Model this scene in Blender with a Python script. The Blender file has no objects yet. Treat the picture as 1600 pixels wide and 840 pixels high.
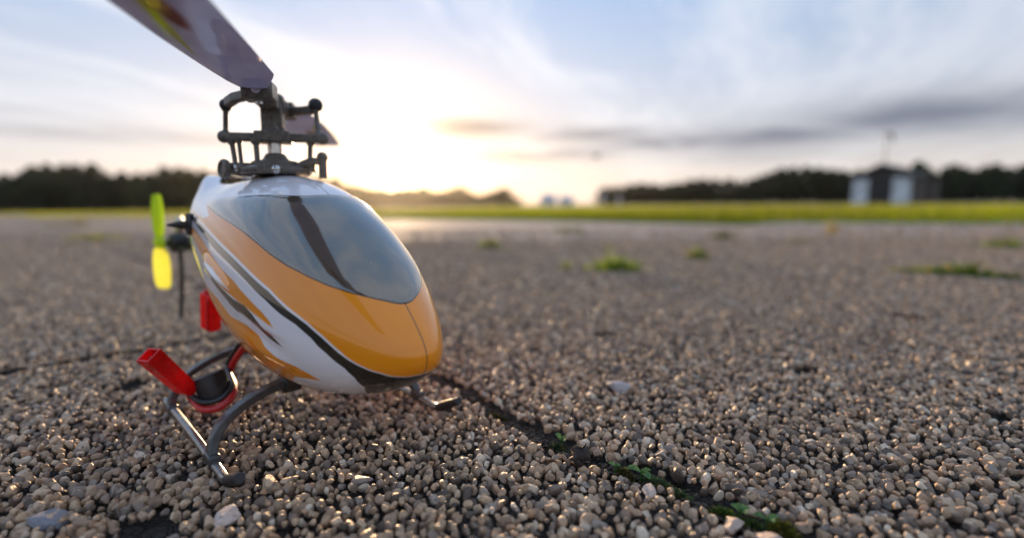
import bpy, math, random
import numpy as np
from mathutils import Vector, Matrix
random.seed(11); rng = np.random.default_rng(11)
S = bpy.context.scene; COL = S.collection
R = math.radians
# ------------------------------------------------------------------ camera
FPX, EYE, PITCH, ROLL = 790.0, 0.057, math.atan(101/790), R(0.4)
cam = bpy.data.cameras.new('camera'); cam_o = bpy.data.objects.new('camera', cam); COL.objects.link(cam_o)
cam.sensor_width = 36; cam.lens = 36*FPX/1600; cam.clip_start = 0.002; cam.clip_end = 6000
cam_o.location = (0, 0, EYE)
cam_o.rotation_euler = (Matrix.Rotation(math.pi/2-PITCH, 3, 'X') @ Matrix.Rotation(-ROLL, 3, 'Z')).to_euler()
cam.dof.use_dof = True; cam.dof.focus_distance = 0.112; cam.dof.aperture_fstop = 6.2
cam.dof.aperture_blades = 9
S.camera = cam_o
S.view_settings.view_transform = 'Standard'; S.view_settings.look = 'None'
S.view_settings.exposure = 0.60; S.view_settings.gamma = 1
S.cycles.max_bounces = 8; S.cycles.transparent_max_bounces = 8
S.cycles.sample_clamp_indirect = 4
# ------------------------------------------------------------------ sun and sky
SUN_AZ, SUN_EL = R(-12.6), R(3.4)
sdir = Vector((math.sin(SUN_AZ)*math.cos(SUN_EL), math.cos(SUN_AZ)*math.cos(SUN_EL), math.sin(SUN_EL)))
sun = bpy.data.lights.new('sun', 'SUN'); sun.energy = 5.0; sun.angle = R(0.5); sun.color = (1, .66, .36)
sun_o = bpy.data.objects.new('sun', sun); COL.objects.link(sun_o)
sun_o.rotation_euler = sdir.to_track_quat('Z', 'Y').to_euler()
W = bpy.data.worlds.new('World'); S.world = W; W.use_nodes = True
nt = W.node_tree; nt.nodes.clear()
def N(t, **k):
    n = nt.nodes.new(t)
    for a, b in k.items(): setattr(n, a, b)
    return n
def setin(n, i, v):
    if hasattr(v, 'is_output'): nt.links.new(v, n.inputs[i])
    else: n.inputs[i].default_value = v
def M(op, a, b=0.0, c=None):
    n = N('ShaderNodeMath', operation=op); setin(n, 0, a); setin(n, 1, b)
    if c is not None: setin(n, 2, c)
    return n.outputs[0]
def smooth(x, a, b):
    n = N('ShaderNodeMapRange', interpolation_type='SMOOTHSTEP'); setin(n, 0, x); setin(n, 1, a); setin(n, 2, b)
    return n.outputs[0]
def mixc(f, a, b):
    n = N('ShaderNodeMix', data_type='RGBA'); setin(n, 0, f)
    for i, v in ((6, a), (7, b)):
        if isinstance(v, tuple): v = (*v, 1)
        setin(n, i, v)
    return n.outputs[2]
def addc(a, b, f):
    n = N('ShaderNodeMix', data_type='RGBA', blend_type='ADD'); setin(n, 0, f)
    for i, v in ((6, a), (7, b)):
        if isinstance(v, tuple): v = (*v, 1)
        setin(n, i, v)
    n.clamp_factor = False
    return n.outputs[2]
def comb(x, y, z):
    n = N('ShaderNodeCombineXYZ'); setin(n, 0, x); setin(n, 1, y); setin(n, 2, z); return n.outputs[0]
def noise(v, scale, detail=4, rough=.55, dist=0.0):
    n = N('ShaderNodeTexNoise'); nt.links.new(v, n.inputs['Vector'])
    n.inputs['Scale'].default_value = scale; n.inputs['Detail'].default_value = detail
    n.inputs['Roughness'].default_value = rough; n.inputs['Distortion'].default_value = dist
    return n.outputs[0]
tc = N('ShaderNodeTexCoord'); sep = N('ShaderNodeSeparateXYZ'); nt.links.new(tc.outputs['Generated'], sep.inputs[0])
X, Y, Z = sep.outputs
DEG = 180/math.pi
az = M('MULTIPLY', M('ARCTAN2', X, Y), DEG); el = M('MULTIPLY', M('ARCSINE', Z), DEG)
dot = N('ShaderNodeVectorMath', operation='DOT_PRODUCT'); nt.links.new(tc.outputs['Generated'], dot.inputs[0]); dot.inputs[1].default_value = sdir
ang = M('MULTIPLY', M('ARCCOSINE', M('MINIMUM', dot.outputs['Value'], 1.0)), DEG)
elp = M('MAXIMUM', el, 0.0)
# blue ground colour of the sky
blue = mixc(smooth(elp, 1, 32), (.44, .47, .54), (.19, .335, .59))
# cirrus veil: long streaks on a high cloud plane
zz = M('ADD', M('MAXIMUM', Z, 0.0), 0.07)
ca, sa = math.cos(R(22)), math.sin(R(22))
px, py = M('DIVIDE', X, zz), M('DIVIDE', Y, zz)
across = M('SUBTRACT', M('MULTIPLY', px, ca), M('MULTIPLY', py, sa))
along = M('ADD', M('MULTIPLY', px, sa), M('MULTIPLY', py, ca))
warp = noise(comb(px, py, 0.0), .5, 3)
streak = noise(comb(M('ADD', across, M('MULTIPLY', warp, .9)), M('MULTIPLY', along, .14), 3.1), 1.7, 6, .62)
streak2 = noise(comb(M('ADD', across, M('MULTIPLY', warp, 2.0)), M('MULTIPLY', along, .3), 8.7), 3.3, 5, .6)
cir = smooth(M('ADD', M('MULTIPLY', streak, .7), M('MULTIPLY', streak2, .3)), .43, .58)
nearsun = M('POWER', 2.718, M('MULTIPLY', ang, -1/24))
cirf = M('MINIMUM', M('ADD', M('MULTIPLY', cir, .70), M('MULTIPLY', nearsun, .15)), 1.0)
skyc = mixc(cirf, blue, (.54, .58, .665))
skyc = addc(skyc, (.22, .13, .02), M('POWER', 2.718, M('MULTIPLY', ang, -1/9)))
skyc = addc(skyc, (1.6, 1.15, .50), M('POWER', 2.718, M('MULTIPLY', ang, -1/2.6)))
# warm band low over the horizon
low = M('POWER', 2.718, M('MULTIPLY', elp, -1/4.5))
skyc = mixc(M('MULTIPLY', low, .6), skyc, (.78, .60, .42))
# grey stratus banks: (azimuth, elevation, half width, half height, amount)
wob = noise(comb(M('MULTIPLY', az, .06), M('MULTIPLY', el, .3), 1.0), 1.6, 4)
wob2 = noise(comb(M('MULTIPLY', az, .12), M('MULTIPLY', el, .9), 5.0), 1.3, 4)
BANKS = [(-3.9, 8.35, 5.6, .95, 1.1), (9.0, 7.4, 6.5, .8, .85), (17.5, 6.5, 9, .9, .95), (27, 6.3, 9, 1.3, .95),
         (38.0, 7.6, 10, 1.7, 1.0), (52, 7.2, 14, 1.9, .9), (4.0, 5.4, 13, .55, .65), (24, 4.6, 13, .7, .3),
         (-36, 6.2, 14, .8, .38), (-17.0, 6.9, 5, .55, .35), (-70, 7, 20, 1.2, .6), (85, 6, 22, 1.6, .7), (130, 8, 30, 1.6, .6), (-130, 7, 30, 1.5, .6)]
bank = None
for (a0, e0, wa, we, amt) in BANKS:
    u = M('DIVIDE', M('SUBTRACT', az, a0), wa)
    v = M('DIVIDE', M('SUBTRACT', M('ADD', el, M('MULTIPLY', M('SUBTRACT', wob, .5), 2.4)), e0), we)
    d = M('ADD', M('MULTIPLY', u, u), M('MULTIPLY', v, v))
    m = M('MULTIPLY', M('POWER', 2.718, M('MULTIPLY', d, -1.0)), amt)
    bank = m if bank is None else M('MAXIMUM', bank, m)
bank = M('MULTIPLY', bank, smooth(wob2, .05, .45))
bcol = mixc(M('POWER', 2.718, M('MULTIPLY', ang, -1/16)), (.14, .165, .23), (.46, .36, .27))
bank = M('MINIMUM', bank, .93)
skyc = mixc(bank, skyc, bcol)
skyc = addc(skyc, (9.0, 7.0, 4.0), M('POWER', 2.718, M('MULTIPLY', ang, -1/.9)))
# the sky gets duller away from the sun
skyc = mixc(smooth(ang, 8, 60), skyc, mixc(.17, skyc, (0.0, 0.0, 0.0)))
# below the horizon: dull ground colour (covered by the ground sheet)
skyc = mixc(smooth(el, -1.0, -.2), (.12, .11, .09), skyc)
nish = N('ShaderNodeTexSky', sky_type='NISHITA'); nish.sun_disc = False
nish.sun_elevation = SUN_EL; nish.sun_rotation = SUN_AZ; nish.dust_density = 1.5
b1 = N('ShaderNodeBackground'); b1.inputs[1].default_value = .05; nt.links.new(mixc(M('ADD', M('MULTIPLY', bank, .25), .70), nish.outputs[0], (0.0, 0.0, 0.0)), b1.inputs[0])
b2 = N('ShaderNodeBackground'); b2.inputs[1].default_value = 1.0; nt.links.new(skyc, b2.inputs[0])
ad = N('ShaderNodeAddShader'); nt.links.new(b1.outputs[0], ad.inputs[0]); nt.links.new(b2.outputs[0], ad.inputs[1])
wo = N('ShaderNodeOutputWorld'); nt.links.new(ad.outputs[0], wo.inputs[0])
W.cycles.sampling_method = 'MANUAL'; W.cycles.sample_map_resolution = 1024

# ------------------------------------------------------------------ helpers
MM = 0.001
def fast_mesh(name, V, F, smooth=True, attrs=None, mat=None):
    V = np.asarray(V, np.float32); F = np.asarray(F, np.int32); k = F.shape[1]
    me = bpy.data.meshes.new(name); me.vertices.add(len(V)); me.vertices.foreach_set('co', V.ravel())
    me.loops.add(F.size); me.loops.foreach_set('vertex_index', F.ravel())
    me.polygons.add(len(F)); me.polygons.foreach_set('loop_start', np.arange(0, F.size, k, dtype=np.int32))
    me.polygons.foreach_set('use_smooth', np.full(len(F), smooth))
    me.update(calc_edges=True)
    for n, a in (attrs or {}).items():
        a = np.asarray(a, np.float32)
        if a.ndim == 1:
            at = me.attributes.new(n, 'FLOAT', 'POINT'); at.data.foreach_set('value', a)
        else:
            at = me.attributes.new(n, 'FLOAT_COLOR', 'POINT')
            at.data.foreach_set('color', np.concatenate([a, np.ones((len(a), 1), np.float32)], 1).ravel())
    if mat: me.materials.append(mat)
    return me
def link(name, me, parent=None, **props):
    o = bpy.data.objects.new(name, me); COL.objects.link(o)
    if parent: o.parent = parent
    for k, v in props.items(): o[k] = v
    return o
def thing(name, label, cat, loc=(0, 0, 0), rz=0, group=None):
    o = bpy.data.objects.new(name, None); COL.objects.link(o); o.location = loc; o.rotation_euler = (0, 0, rz)
    o.empty_display_size = .01; o['label'] = label; o['category'] = cat
    if group: o['group'] = group
    return o
class MB:
    """collects shapes given in millimetres; build() makes ONE mesh object in metres"""
    def __init__(s, k=MM): s.V = []; s.F = []; s.k = k
    def add(s, V, F):
        b = len(s.V); s.V += [tuple(v) for v in V]; s.F += [tuple(i+b for i in f) for f in F]; return s
    def box(s, c, size, rot=None, taper=1.0):
        c = Vector(c); V = []
        for z in (-.5, .5):
            t = taper if z > 0 else 1
            for x, y in ((-.5, -.5), (.5, -.5), (.5, .5), (-.5, .5)):
                v = Vector((x*size[0]*t, y*size[1]*t, z*size[2]))
                V.append(c+(rot @ v if rot else v))
        return s.add(V, [(3, 2, 1, 0), (4, 5, 6, 7), (0, 1, 5, 4), (1, 2, 6, 5), (2, 3, 7, 6), (3, 0, 4, 7)])
    def frames(s, path):
        P = [Vector(p) for p in path]; T = []
        for i in range(len(P)):
            a = P[max(i-1, 0)]; b = P[min(i+1, len(P)-1)]; T.append((b-a).normalized())
        return P, T
    def tube(s, path, r, seg=10, soft=False):
        if soft:                           # Catmull-Rom rounding of a wire path
            P = [Vector(p) for p in path]; P = [P[0]]+P+[P[-1]]; path = []
            for i in range(1, len(P)-2):
                for q in range(5):
                    t = q/5; a, b, c, d = P[i-1:i+3]
                    path.append(.5*((2*b)+(c-a)*t+(2*a-5*b+4*c-d)*t*t+(3*b-a-3*c+d)*t**3))
            path.append(P[-2])
        P, T = s.frames(path); rr = r if isinstance(r, (list, tuple)) else [r]*len(P)
        up = Vector((0, 0, 1)) if abs(T[0].z) < .9 else Vector((1, 0, 0))
        u = T[0].cross(up).normalized(); V = []; F = []
        for i, (p, t) in enumerate(zip(P, T)):
            u = (u-t*u.dot(t)).normalized(); w = t.cross(u)
            for k in range(seg):
                a = 2*math.pi*k/seg; V.append(p+(u*math.cos(a)+w*math.sin(a))*rr[i])
        for i in range(len(P)-1):
            for k in range(seg):
                a = i*seg+k; b = i*seg+(k+1) % seg; F.append((a, b, b+seg, a+seg))
        F.append(tuple(range(seg-1, -1, -1))); F.append(tuple(range((len(P)-1)*seg, len(P)*seg)))
        return s.add(V, F)
    def strip(s, path, wdir, w, h):
        """rectangular bar swept along path, w along wdir, h across"""
        P, T = s.frames(path); wd = Vector(wdir); V = []; F = []
        for i, (p, t) in enumerate(zip(P, T)):
            a = (wd-t*wd.dot(t)).normalized(); n = t.cross(a)
            ww = w[i] if isinstance(w, (list, tuple)) else w; hh = h[i] if isinstance(h, (list, tuple)) else h
            for x, y in ((-1, -1), (1, -1), (1, 1), (-1, 1)): V.append(p+a*ww*x/2+n*hh*y/2)
        for i in range(len(P)-1):
            for k in range(4):
                a = i*4+k; b = i*4+(k+1) % 4; F.append((a, b, b+4, a+4))
        F.append((3, 2, 1, 0)); e = (len(P)-1)*4; F.append((e, e+1, e+2, e+3))
        return s.add(V, F)
    def lathe(s, prof, o=(0, 0, 0), axis=(0, 0, 1), seg=20):
        o = Vector(o); q = Vector((0, 0, 1)).rotation_difference(Vector(axis).normalized()); V = []; F = []
        for r, z in prof:
            for k in range(seg):
                a = 2*math.pi*k/seg; V.append(o+q @ Vector((r*math.cos(a), r*math.sin(a), z)))
        for i in range(len(prof)-1):
            for k in range(seg):
                a = i*seg+k; b = i*seg+(k+1) % seg; F.append((a, b, b+seg, a+seg))
        F.append(tuple(range(seg-1, -1, -1))); F.append(tuple(range((len(prof)-1)*seg, len(prof)*seg)))
        return s.add(V, F)
    def ball(s, c, r, seg=12):
        n = 7
        return s.lathe([(max(r*math.sin(math.pi*i/n), .02), -r*math.cos(math.pi*i/n)) for i in range(n+1)], c, (0, 0, 1), seg)
    def build(s, name, mat, parent=None, bevel=0, smooth=True, angle=40, **props):
        me = bpy.data.meshes.new(name); me.from_pydata([Vector(v)*s.k for v in s.V], [], s.F)
        me.materials.append(mat)
        me.polygons.foreach_set('use_smooth', [smooth]*len(me.polygons))
        if smooth: me.set_sharp_from_angle(angle=R(angle))
        me.update()
        o = link(name, me, parent, **props)
        if bevel:
            b = o.modifiers.new('bevel', 'BEVEL'); b.width = bevel*s.k; b.segments = 2; b.limit_method = 'ANGLE'; b.angle_limit = R(35)
            b.harden_normals = False
        return o
# ---- materials
def mat(name):
    m = bpy.data.materials.new(name); m.use_nodes = True; m.node_tree.nodes.clear(); return m
class G:
    """small node-graph writer for one material"""
    def __init__(s, name):
        s.m = mat(name); s.t = s.m.node_tree; s.out = s.n('ShaderNodeOutputMaterial')
    def n(s, ty, **k):
        x = s.t.nodes.new(ty)
        for a, b in k.items(): setattr(x, a, b)
        return x
    def l(s, v, n, i):
        if hasattr(v, 'is_output'): s.t.links.new(v, n.inputs[i])
        elif isinstance(v, tuple) and len(v) == 3 and n.inputs[i].type == 'RGBA': n.inputs[i].default_value = (*v, 1)
        else: n.inputs[i].default_value = v
    def math(s, op, a, b=0.0):
        x = s.n('ShaderNodeMath', operation=op); s.l(a, x, 0); s.l(b, x, 1); return x.outputs[0]
    def ss(s, x, a, b, lo=0.0, hi=1.0):
        q = s.n('ShaderNodeMapRange', interpolation_type='SMOOTHSTEP')
        for i, v in enumerate((x, a, b, lo, hi)): s.l(v, q, i)
        return q.outputs[0]
    def mix(s, f, a, b, blend='MIX'):
        q = s.n('ShaderNodeMix', data_type='RGBA', blend_type=blend); s.l(f, q, 0); s.l(a, q, 6); s.l(b, q, 7); return q.outputs[2]
    def attr(s, name, col=False):
        a = s.n('ShaderNodeAttribute', attribute_name=name); return a.outputs['Color' if col else 'Fac']
    def obj(s): return s.n('ShaderNodeTexCoord').outputs['Object']
    def geo(s): return s.n('ShaderNodeNewGeometry').outputs['Position']
    def noise(s, v, scale, detail=3, rough=.55):
        q = s.n('ShaderNodeTexNoise'); s.l(v, q, 'Vector'); s.l(scale, q, 'Scale'); s.l(float(detail), q, 'Detail'); s.l(rough, q, 'Roughness')
        return q.outputs[0]
    def bump(s, h, strength, dist):
        q = s.n('ShaderNodeBump'); s.l(h, q, 'Height'); s.l(strength, q, 'Strength'); s.l(dist, q, 'Distance'); return q.outputs[0]
    def pbr(s, **k):
        q = s.n('ShaderNodeBsdfPrincipled')
        for a, v in k.items(): s.l(v, q, a.replace('_', ' '))
        return q.outputs[0]
    def done(s, sh): s.t.links.new(sh, s.out.inputs[0]); return s.m
def plain(name, col, rough=.5, metal=0.0, coat=0.0, var=.25, nscale=400, bump=0.0, sub=0.0, trans=0.0):
    g = G(name); v = g.obj(); nz = g.noise(v, float(nscale))
    c2 = tuple(min(1, c*(1+var)) for c in col); c1 = tuple(c*(1-var) for c in col)
    c = g.mix(g.ss(nz, .3, .7), c1, c2)
    r = g.ss(g.noise(v, nscale*.37), .3, .7, rough*.8, min(1, rough*1.25))
    kw = dict(Base_Color=c, Roughness=r, Metallic=metal, Coat_Weight=coat, Coat_Roughness=.05)
    if bump: kw['Normal'] = g.bump(nz, bump, .0002)
    sh = g.pbr(**kw)
    if trans:
        t = g.n('ShaderNodeBsdfTranslucent'); g.l(c, t, 0); mx = g.n('ShaderNodeMixShader'); g.l(trans, mx, 0)
        g.t.links.new(sh, mx.inputs[1]); g.t.links.new(t.outputs[0], mx.inputs[2]); sh = mx.outputs[0]
    return g.done(sh)

# ------------------------------------------------------------------ setting: helicopter frame used to lay out the slabs
HX, HY, HA = -0.0702, 0.1479, R(-45.5)
HC, HS = math.cos(HA), math.sin(HA)
def l2w(x, y):      # local mm -> world metres on the ground
    return ((x*HC-y*HS)*MM+HX, (x*HS+y*HC)*MM+HY)
def w2l(X, Y):
    x, y = (X-HX)/MM, (Y-HY)/MM
    return (x*HC+y*HS, -x*HS+y*HC)
def sstep(x, a, b):
    t = np.clip((np.asarray(x, float)-a)/(b-a), 0, 1); return t*t*(3-2*t)
def zground(x, y):
    r = np.hypot(x, y); a = np.degrees(np.arctan2(x, y))
    left = 1-sstep(a, -24, -2)
    return -0.014-(.40*left+.05)*sstep(r, 3.0, 55)
# pavement edge polyline, from left far to right near (metres)
EDGE = np.array([[-14, 9.0], [-6.2, 5.3], [-3.06, 3.48], [-1.5, 2.7], [-.46, 2.26], [.406, 1.62], [1.33, 1.316], [3.2, .55], [6, -.6]])
def edge_y(x): return np.interp(x, EDGE[:, 0], EDGE[:, 1])

# ground sheet
g = G('field_soil'); v = g.geo()
c = g.mix(g.ss(g.noise(v, 3.0, 5), .35, .65), (.035, .05, .012), (.085, .10, .022))
c = g.mix(g.ss(g.noise(v, 40.0, 4), .5, .75), c, (.10, .085, .04))
M_soil = g.done(g.pbr(Base_Color=c, Roughness=.9))
rings = [0, .4, .8, 1.2, 1.8, 2.6, 3.5, 4.6, 6, 8, 11, 15, 20, 26, 33, 42, 55, 75, 110, 125]; NA = 120
V = [(0, 0, zground(0, .1))]; F = []
for r_ in rings[1:]:
    for k in range(NA):
        a = 2*math.pi*k/NA; x, y = r_*math.sin(a), r_*math.cos(a); V.append((x, y, float(zground(x, y))))
for k in range(NA): F.append((0, 1+(k+1) % NA, 1+k))
for i in range(len(rings)-2):
    for k in range(NA):
        a = 1+i*NA+k; b = 1+i*NA+(k+1) % NA; F.append((a, b, b+NA, a+NA))
me = bpy.data.meshes.new('ground'); me.from_pydata(V, [], F); me.materials.append(M_soil); me.update()
link('ground', me, kind='structure')

# pavement: dark joint bed, slabs on it, pebbles set in the slabs
g = G('joint_soil'); v = g.geo()
c = g.mix(g.ss(g.noise(v, 300.0, 4), .35, .65), (.012, .010, .008), (.05, .04, .028))
M_joint = g.done(g.pbr(Base_Color=c, Roughness=.95, Normal=g.bump(g.noise(v, 700.0, 4), .6, .002)))
# exposed-aggregate slab: pebbly colour cells with dark matrix between
g = G('aggregate_slab'); v = g.geo()
vo = g.n('ShaderNodeTexVoronoi', feature='F1'); g.l(v, vo, 'Vector'); g.l(330.0, vo, 'Scale')
vd = g.n('ShaderNodeTexVoronoi', feature='DISTANCE_TO_EDGE'); g.l(v, vd, 'Vector'); g.l(330.0, vd, 'Scale')
rnd = g.n('ShaderNodeSeparateColor'); g.l(vo.outputs['Color'], rnd, 0)
c = g.mix(rnd.outputs[0], (.30, .23, .18), (.66, .53, .44))
c = g.mix(g.ss(rnd.outputs[1], .75, .95), c, (.55, .50, .46))
c = g.mix(g.ss(g.noise(v, 3.5, 4), .35, .7), c, (.30, .24, .20))
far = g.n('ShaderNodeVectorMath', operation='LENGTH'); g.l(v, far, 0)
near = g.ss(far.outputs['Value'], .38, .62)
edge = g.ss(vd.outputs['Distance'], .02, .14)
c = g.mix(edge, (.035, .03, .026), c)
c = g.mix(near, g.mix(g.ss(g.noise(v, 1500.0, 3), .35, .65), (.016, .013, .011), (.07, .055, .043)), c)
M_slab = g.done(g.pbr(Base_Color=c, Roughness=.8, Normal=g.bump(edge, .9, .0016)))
g = G('pale_slab'); v = g.geo()
c = g.mix(g.ss(g.noise(v, 240.0, 5, .7), .35, .68), (.27, .20, .15), (.72, .56, .44))
c = g.mix(g.ss(g.noise(v, 2.6, 5), .35, .7), c, (.46, .355, .28)); c = g.mix(g.ss(g.noise(v, 22.0, 4), .45, .7, 0.0, .5), c, (.24, .19, .16)); c = g.mix(g.ss(g.noise(v, 9.0, 4), .62, .75, 0.0, .5), c, (.16, .13, .10))
M_pale_slab = g.done(g.pbr(Base_Color=c, Roughness=.85, Normal=g.bump(g.noise(v, 300.0, 4), .5, .001)))
me = bpy.data.meshes.new('pavement'); ex = [(float(x), float(y)) for x, y in EDGE]
me.from_pydata([(x, y, -.0088) for x, y in ex]+[(6, -3, -.0088), (-14, -3, -.0088)], [], [tuple(range(len(ex)+2))[::-1]])
me.materials.append(M_joint); pav = link('pavement', me, kind='structure')

CRX = [-400, -33, 2, 32, 50, 62, 76, 86, 95, 101, 109, 118, 124, 132, 170, 260, 420]
CRY = [41, 42.5, 43.5, 43, 39.5, 37, 36.6, 35, 36.6, 37.4, 38.6, 37.6, 38.6, 38.6, 36, 38, 37]
def yb(j, x):                               # slab strip boundaries in local mm
    base = 38+j*438
    if j == 0: return float(np.interp(x, CRX, CRY))
    if j == 1: return float(np.interp(x, [-240, -55, 89, 121, 150, 400], [470, 460, 472, 475, 478, 480]))
    return base+3*math.sin(x*.013+j)
CW = {0: 2.3, 1: 4.2}
JX = {}
for j in range(-12, 16):
    off = {-1: -93, 0: -330, 1: 138}.get(j, rng.uniform(-250, 250)); JX[j] = [off+520*k for k in range(-16, 10)]
slab_n = 0
for j in range(-12, 16):
    for k in range(len(JX[j])-1):
        gj = 2.3 if j == -1 else .9
        x0, x1 = JX[j][k]+gj, JX[j][k+1]-gj
        cx, cy = l2w((x0+x1)/2, 38+(j+.5)*438)
        if cy > edge_y(cx)+.13 or cy < -.45 or cx < -7 or cx > 3.2: continue
        if abs(math.degrees(math.atan2(cx, cy))) > 66 and math.hypot(cx, cy) > .6: continue
        ns = 24 if (j in (-1, 0) and abs(cx) < .5) else 5
        if j in (-1, 0):                   # near strips follow the crooked crack
            xs = sorted(set([x0, x1]+[x for x in CRX if x0 < x < x1]+list(np.linspace(x0, x1, 6))))
        else: xs = list(np.linspace(x0, x1, 5))
        lo = [(x, yb(j, x)+CW.get(j, 2.3)+rng.uniform(-.4, .4)) for x in xs]
        hi = [(x, yb(j+1, x)-CW.get(j+1, 2.3)+rng.uniform(-.4, .4)) for x in xs]
        ring = [l2w(*p) for p in lo+hi[::-1]]; n = len(ring); dz = rng.uniform(-.0004, .0004)
        top = [(x, y, -.0034+dz) for x, y in ring]; bot = [(x, y, -.0085) for x, y in ring]
        me = bpy.data.meshes.new('slab')
        me.from_pydata(top+bot, [], [tuple(range(n))]+[(i, i+n, (i+1) % n+n, (i+1) % n) for i in range(n)])
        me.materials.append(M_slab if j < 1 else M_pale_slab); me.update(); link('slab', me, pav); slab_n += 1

# ------------------------------------------------------------------ pebbles
g = G('pebble_stone'); v = g.geo()
c = g.attr('col', True)
nz = g.noise(v, 1500.0, 4)
c = g.mix(.55, c, g.mix(nz, (.25, .2, .17), (1.0, .95, .9)), 'OVERLAY')
c = g.mix(g.ss(g.noise(v, 620.0, 3), .56, .72, 0.0, .7), c, (.06, .048, .038))
M_peb = g.done(g.pbr(Base_Color=c, Roughness=g.ss(nz, .3, .7, .42, .72), Normal=g.bump(nz, .6, .0004)))
def ico(sub):
    import bmesh
    bm = bmesh.new(); bmesh.ops.create_icosphere(bm, subdivisions=sub, radius=1)
    V = np.array([v.co[:] for v in bm.verts]); F = np.array([[l.index for l in f.verts] for f in bm.faces]); bm.free(); return V, F
def variants(sub, n, amp):
    out = []; V0, F0 = ico(sub)
    for i in range(n):
        V = V0.copy()
        for q in range(5):
            d = rng.normal(size=3); d /= np.linalg.norm(d)
            V *= (1+amp*rng.uniform(-1, 1)*np.sin(V0 @ d*rng.uniform(1.5, 3.5)+rng.uniform(0, 6)))[:, None]
        for q in range(9):                   # worn and broken flats
            d = rng.normal(size=3); d /= np.linalg.norm(d); h = V @ d; cut = rng.uniform(.48, .74)
            V -= np.where(h > cut, (h-cut)*.95, 0)[:, None]*d
        out.append(V)
    return out, F0
pts = []
s_ = 2.75e-3
def hexpts(ymin, ymax, sp):
    ys = np.arange(ymin, ymax, sp*.866); res = []
    for i, y in enumerate(ys):
        w = y*1.16+.10; xs = np.arange(-w, w, sp)+(sp/2 if i % 2 else 0)
        res.append(np.stack([xs, np.full_like(xs, y)], 1))
    p = np.concatenate(res); p += rng.uniform(-.33, .33, p.shape)*sp; return p
P_ = np.concatenate([hexpts(.03, .34, 2.02e-3), hexpts(.34, .76, 2.8e-3), hexpts(.76, 1.25, 4.2e-3)])
P_ = P_[rng.random(len(P_)) > np.minimum(sstep(P_[:, 1], .42, 1.05), .9)]
lx, ly = w2l(P_[:, 0], P_[:, 1])
def joint_dist(lx, ly):
    d = np.full(len(lx), 1e9)
    d = np.minimum(d, np.abs(ly-np.interp(lx, CRX, CRY)))
    d = np.minimum(d, np.abs(ly-np.interp(lx, [-240, -55, 89, 121, 150, 400], [470, 460, 472, 475, 478, 480]))*.62)
    d = np.minimum(d, np.abs(ly+400))
    for j, off in ((-1, -93),):
        inside = (ly > 38+j*438) & (ly < 38+(j+1)*438)
        for k in (-1, 0, 1, 2):
            d = np.where(inside, np.minimum(d, np.abs(lx-(JX[j][0]-(-16)*520*0+520*(16+k)))), d)
    return d
jd = joint_dist(lx, ly)
ok = (jd > rng.uniform(2.9, 3.8, len(jd)))
# torn-out holes in the surface
for hx, hy, hr in ((-.0655, .0835, .006), (.10, .17, .0045), (.13, .13, .004), (-.125, .16, .006), (.04, .22, .006), (.2, .25, .008), (-.30, .30, .006)):
    ok &= np.hypot(P_[:, 0]-hx, (P_[:, 1]-hy)) > hr*rng.uniform(.7, 1.15, len(ok))
ok &= rng.random(len(ok)) > .02
P_ = P_[ok]; jd = jd[ok]; n = len(P_)
rad = rng.lognormal(math.log(.985), .29, n)*1e-3; rad = np.clip(rad, .6e-3, 2.0e-3)
rad[P_[:, 1] > .34] *= 1.22; rad[P_[:, 1] > .76] *= 1.4
sc = np.stack([rad*rng.uniform(.85, 1.4, n), rad*rng.uniform(.72, 1.05, n), rad*rng.uniform(.9, 1.4, n)], 1)
zc = -sc[:, 2]*rng.uniform(.5, 1.0, n)+rng.uniform(-.45, .45, n)*1e-3
# a few named larger stones (x, y, size mm)
BIG = [(.0331, .1538, 3.6, (.36, .35, .36)), (-.0870, .0873, 3.3, (.17, .18, .21)), (-.0535, .0882, 2.9, (.62, .50, .44)), (.0395, .0845, 2.5, (.42, .33, .27)), (.0275, .0955, 2.0, (.50, .40, .33)), (.0445, .0795, 2.7, (.47, .36, .29)), (-.0325, .1005, 2.4, (.40, .34, .30))]
for bx, by, br, bc in BIG:
    d = np.hypot(P_[:, 0]-bx, P_[:, 1]-by); q = d > br*1.05e-3
    P_, sc, zc, rad = P_[q], sc[q], zc[q], rad[q]
nb = len(BIG)
P_ = np.concatenate([P_, [(b[0], b[1]) for b in BIG]]); rad = np.concatenate([rad, [b[2]*MM for b in BIG]])
sc = np.concatenate([sc, [(b[2]*1.25*MM, b[2]*.85*MM, b[2]*.55*MM) for b in BIG]]); zc = np.concatenate([zc, [-.0006]*nb]); n = len(P_)
pal = np.array([(.40, .285, .185), (.31, .22, .15), (.50, .37, .255), (.20, .15, .115), (.28, .235, .195), (.085, .065, .05), (.60, .49, .38), (.38, .235, .14)])
wts = np.array([.24, .20, .17, .13, .09, .09, .05, .03]); wts = wts/wts.sum()
pc = pal[rng.choice(len(pal), n, p=wts)]*rng.uniform(.8, 1.2, (n, 1))*1.06
pc[-nb:] = [b[3] for b in BIG]
yaw = rng.uniform(0, 2*math.pi, n); tx, ty = rng.normal(0, .5, n), rng.normal(0, .5, n)
tx[-nb:] *= .08; ty[-nb:] *= .08
cx_, sx_ = np.cos(tx), np.sin(tx); cy_, sy_ = np.cos(ty), np.sin(ty); cz_, sz_ = np.cos(yaw), np.sin(yaw)
Rm = np.empty((n, 3, 3))
Rm[:, 0] = np.stack([cz_*cy_, cz_*sy_*sx_-sz_*cx_, cz_*sy_*cx_+sz_*sx_], 1)
Rm[:, 1] = np.stack([sz_*cy_, sz_*sy_*sx_+cz_*cx_, sz_*sy_*cx_-cz_*sx_], 1)
Rm[:, 2] = np.stack([-sy_, cy_*sx_, cy_*cx_], 1)
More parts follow.
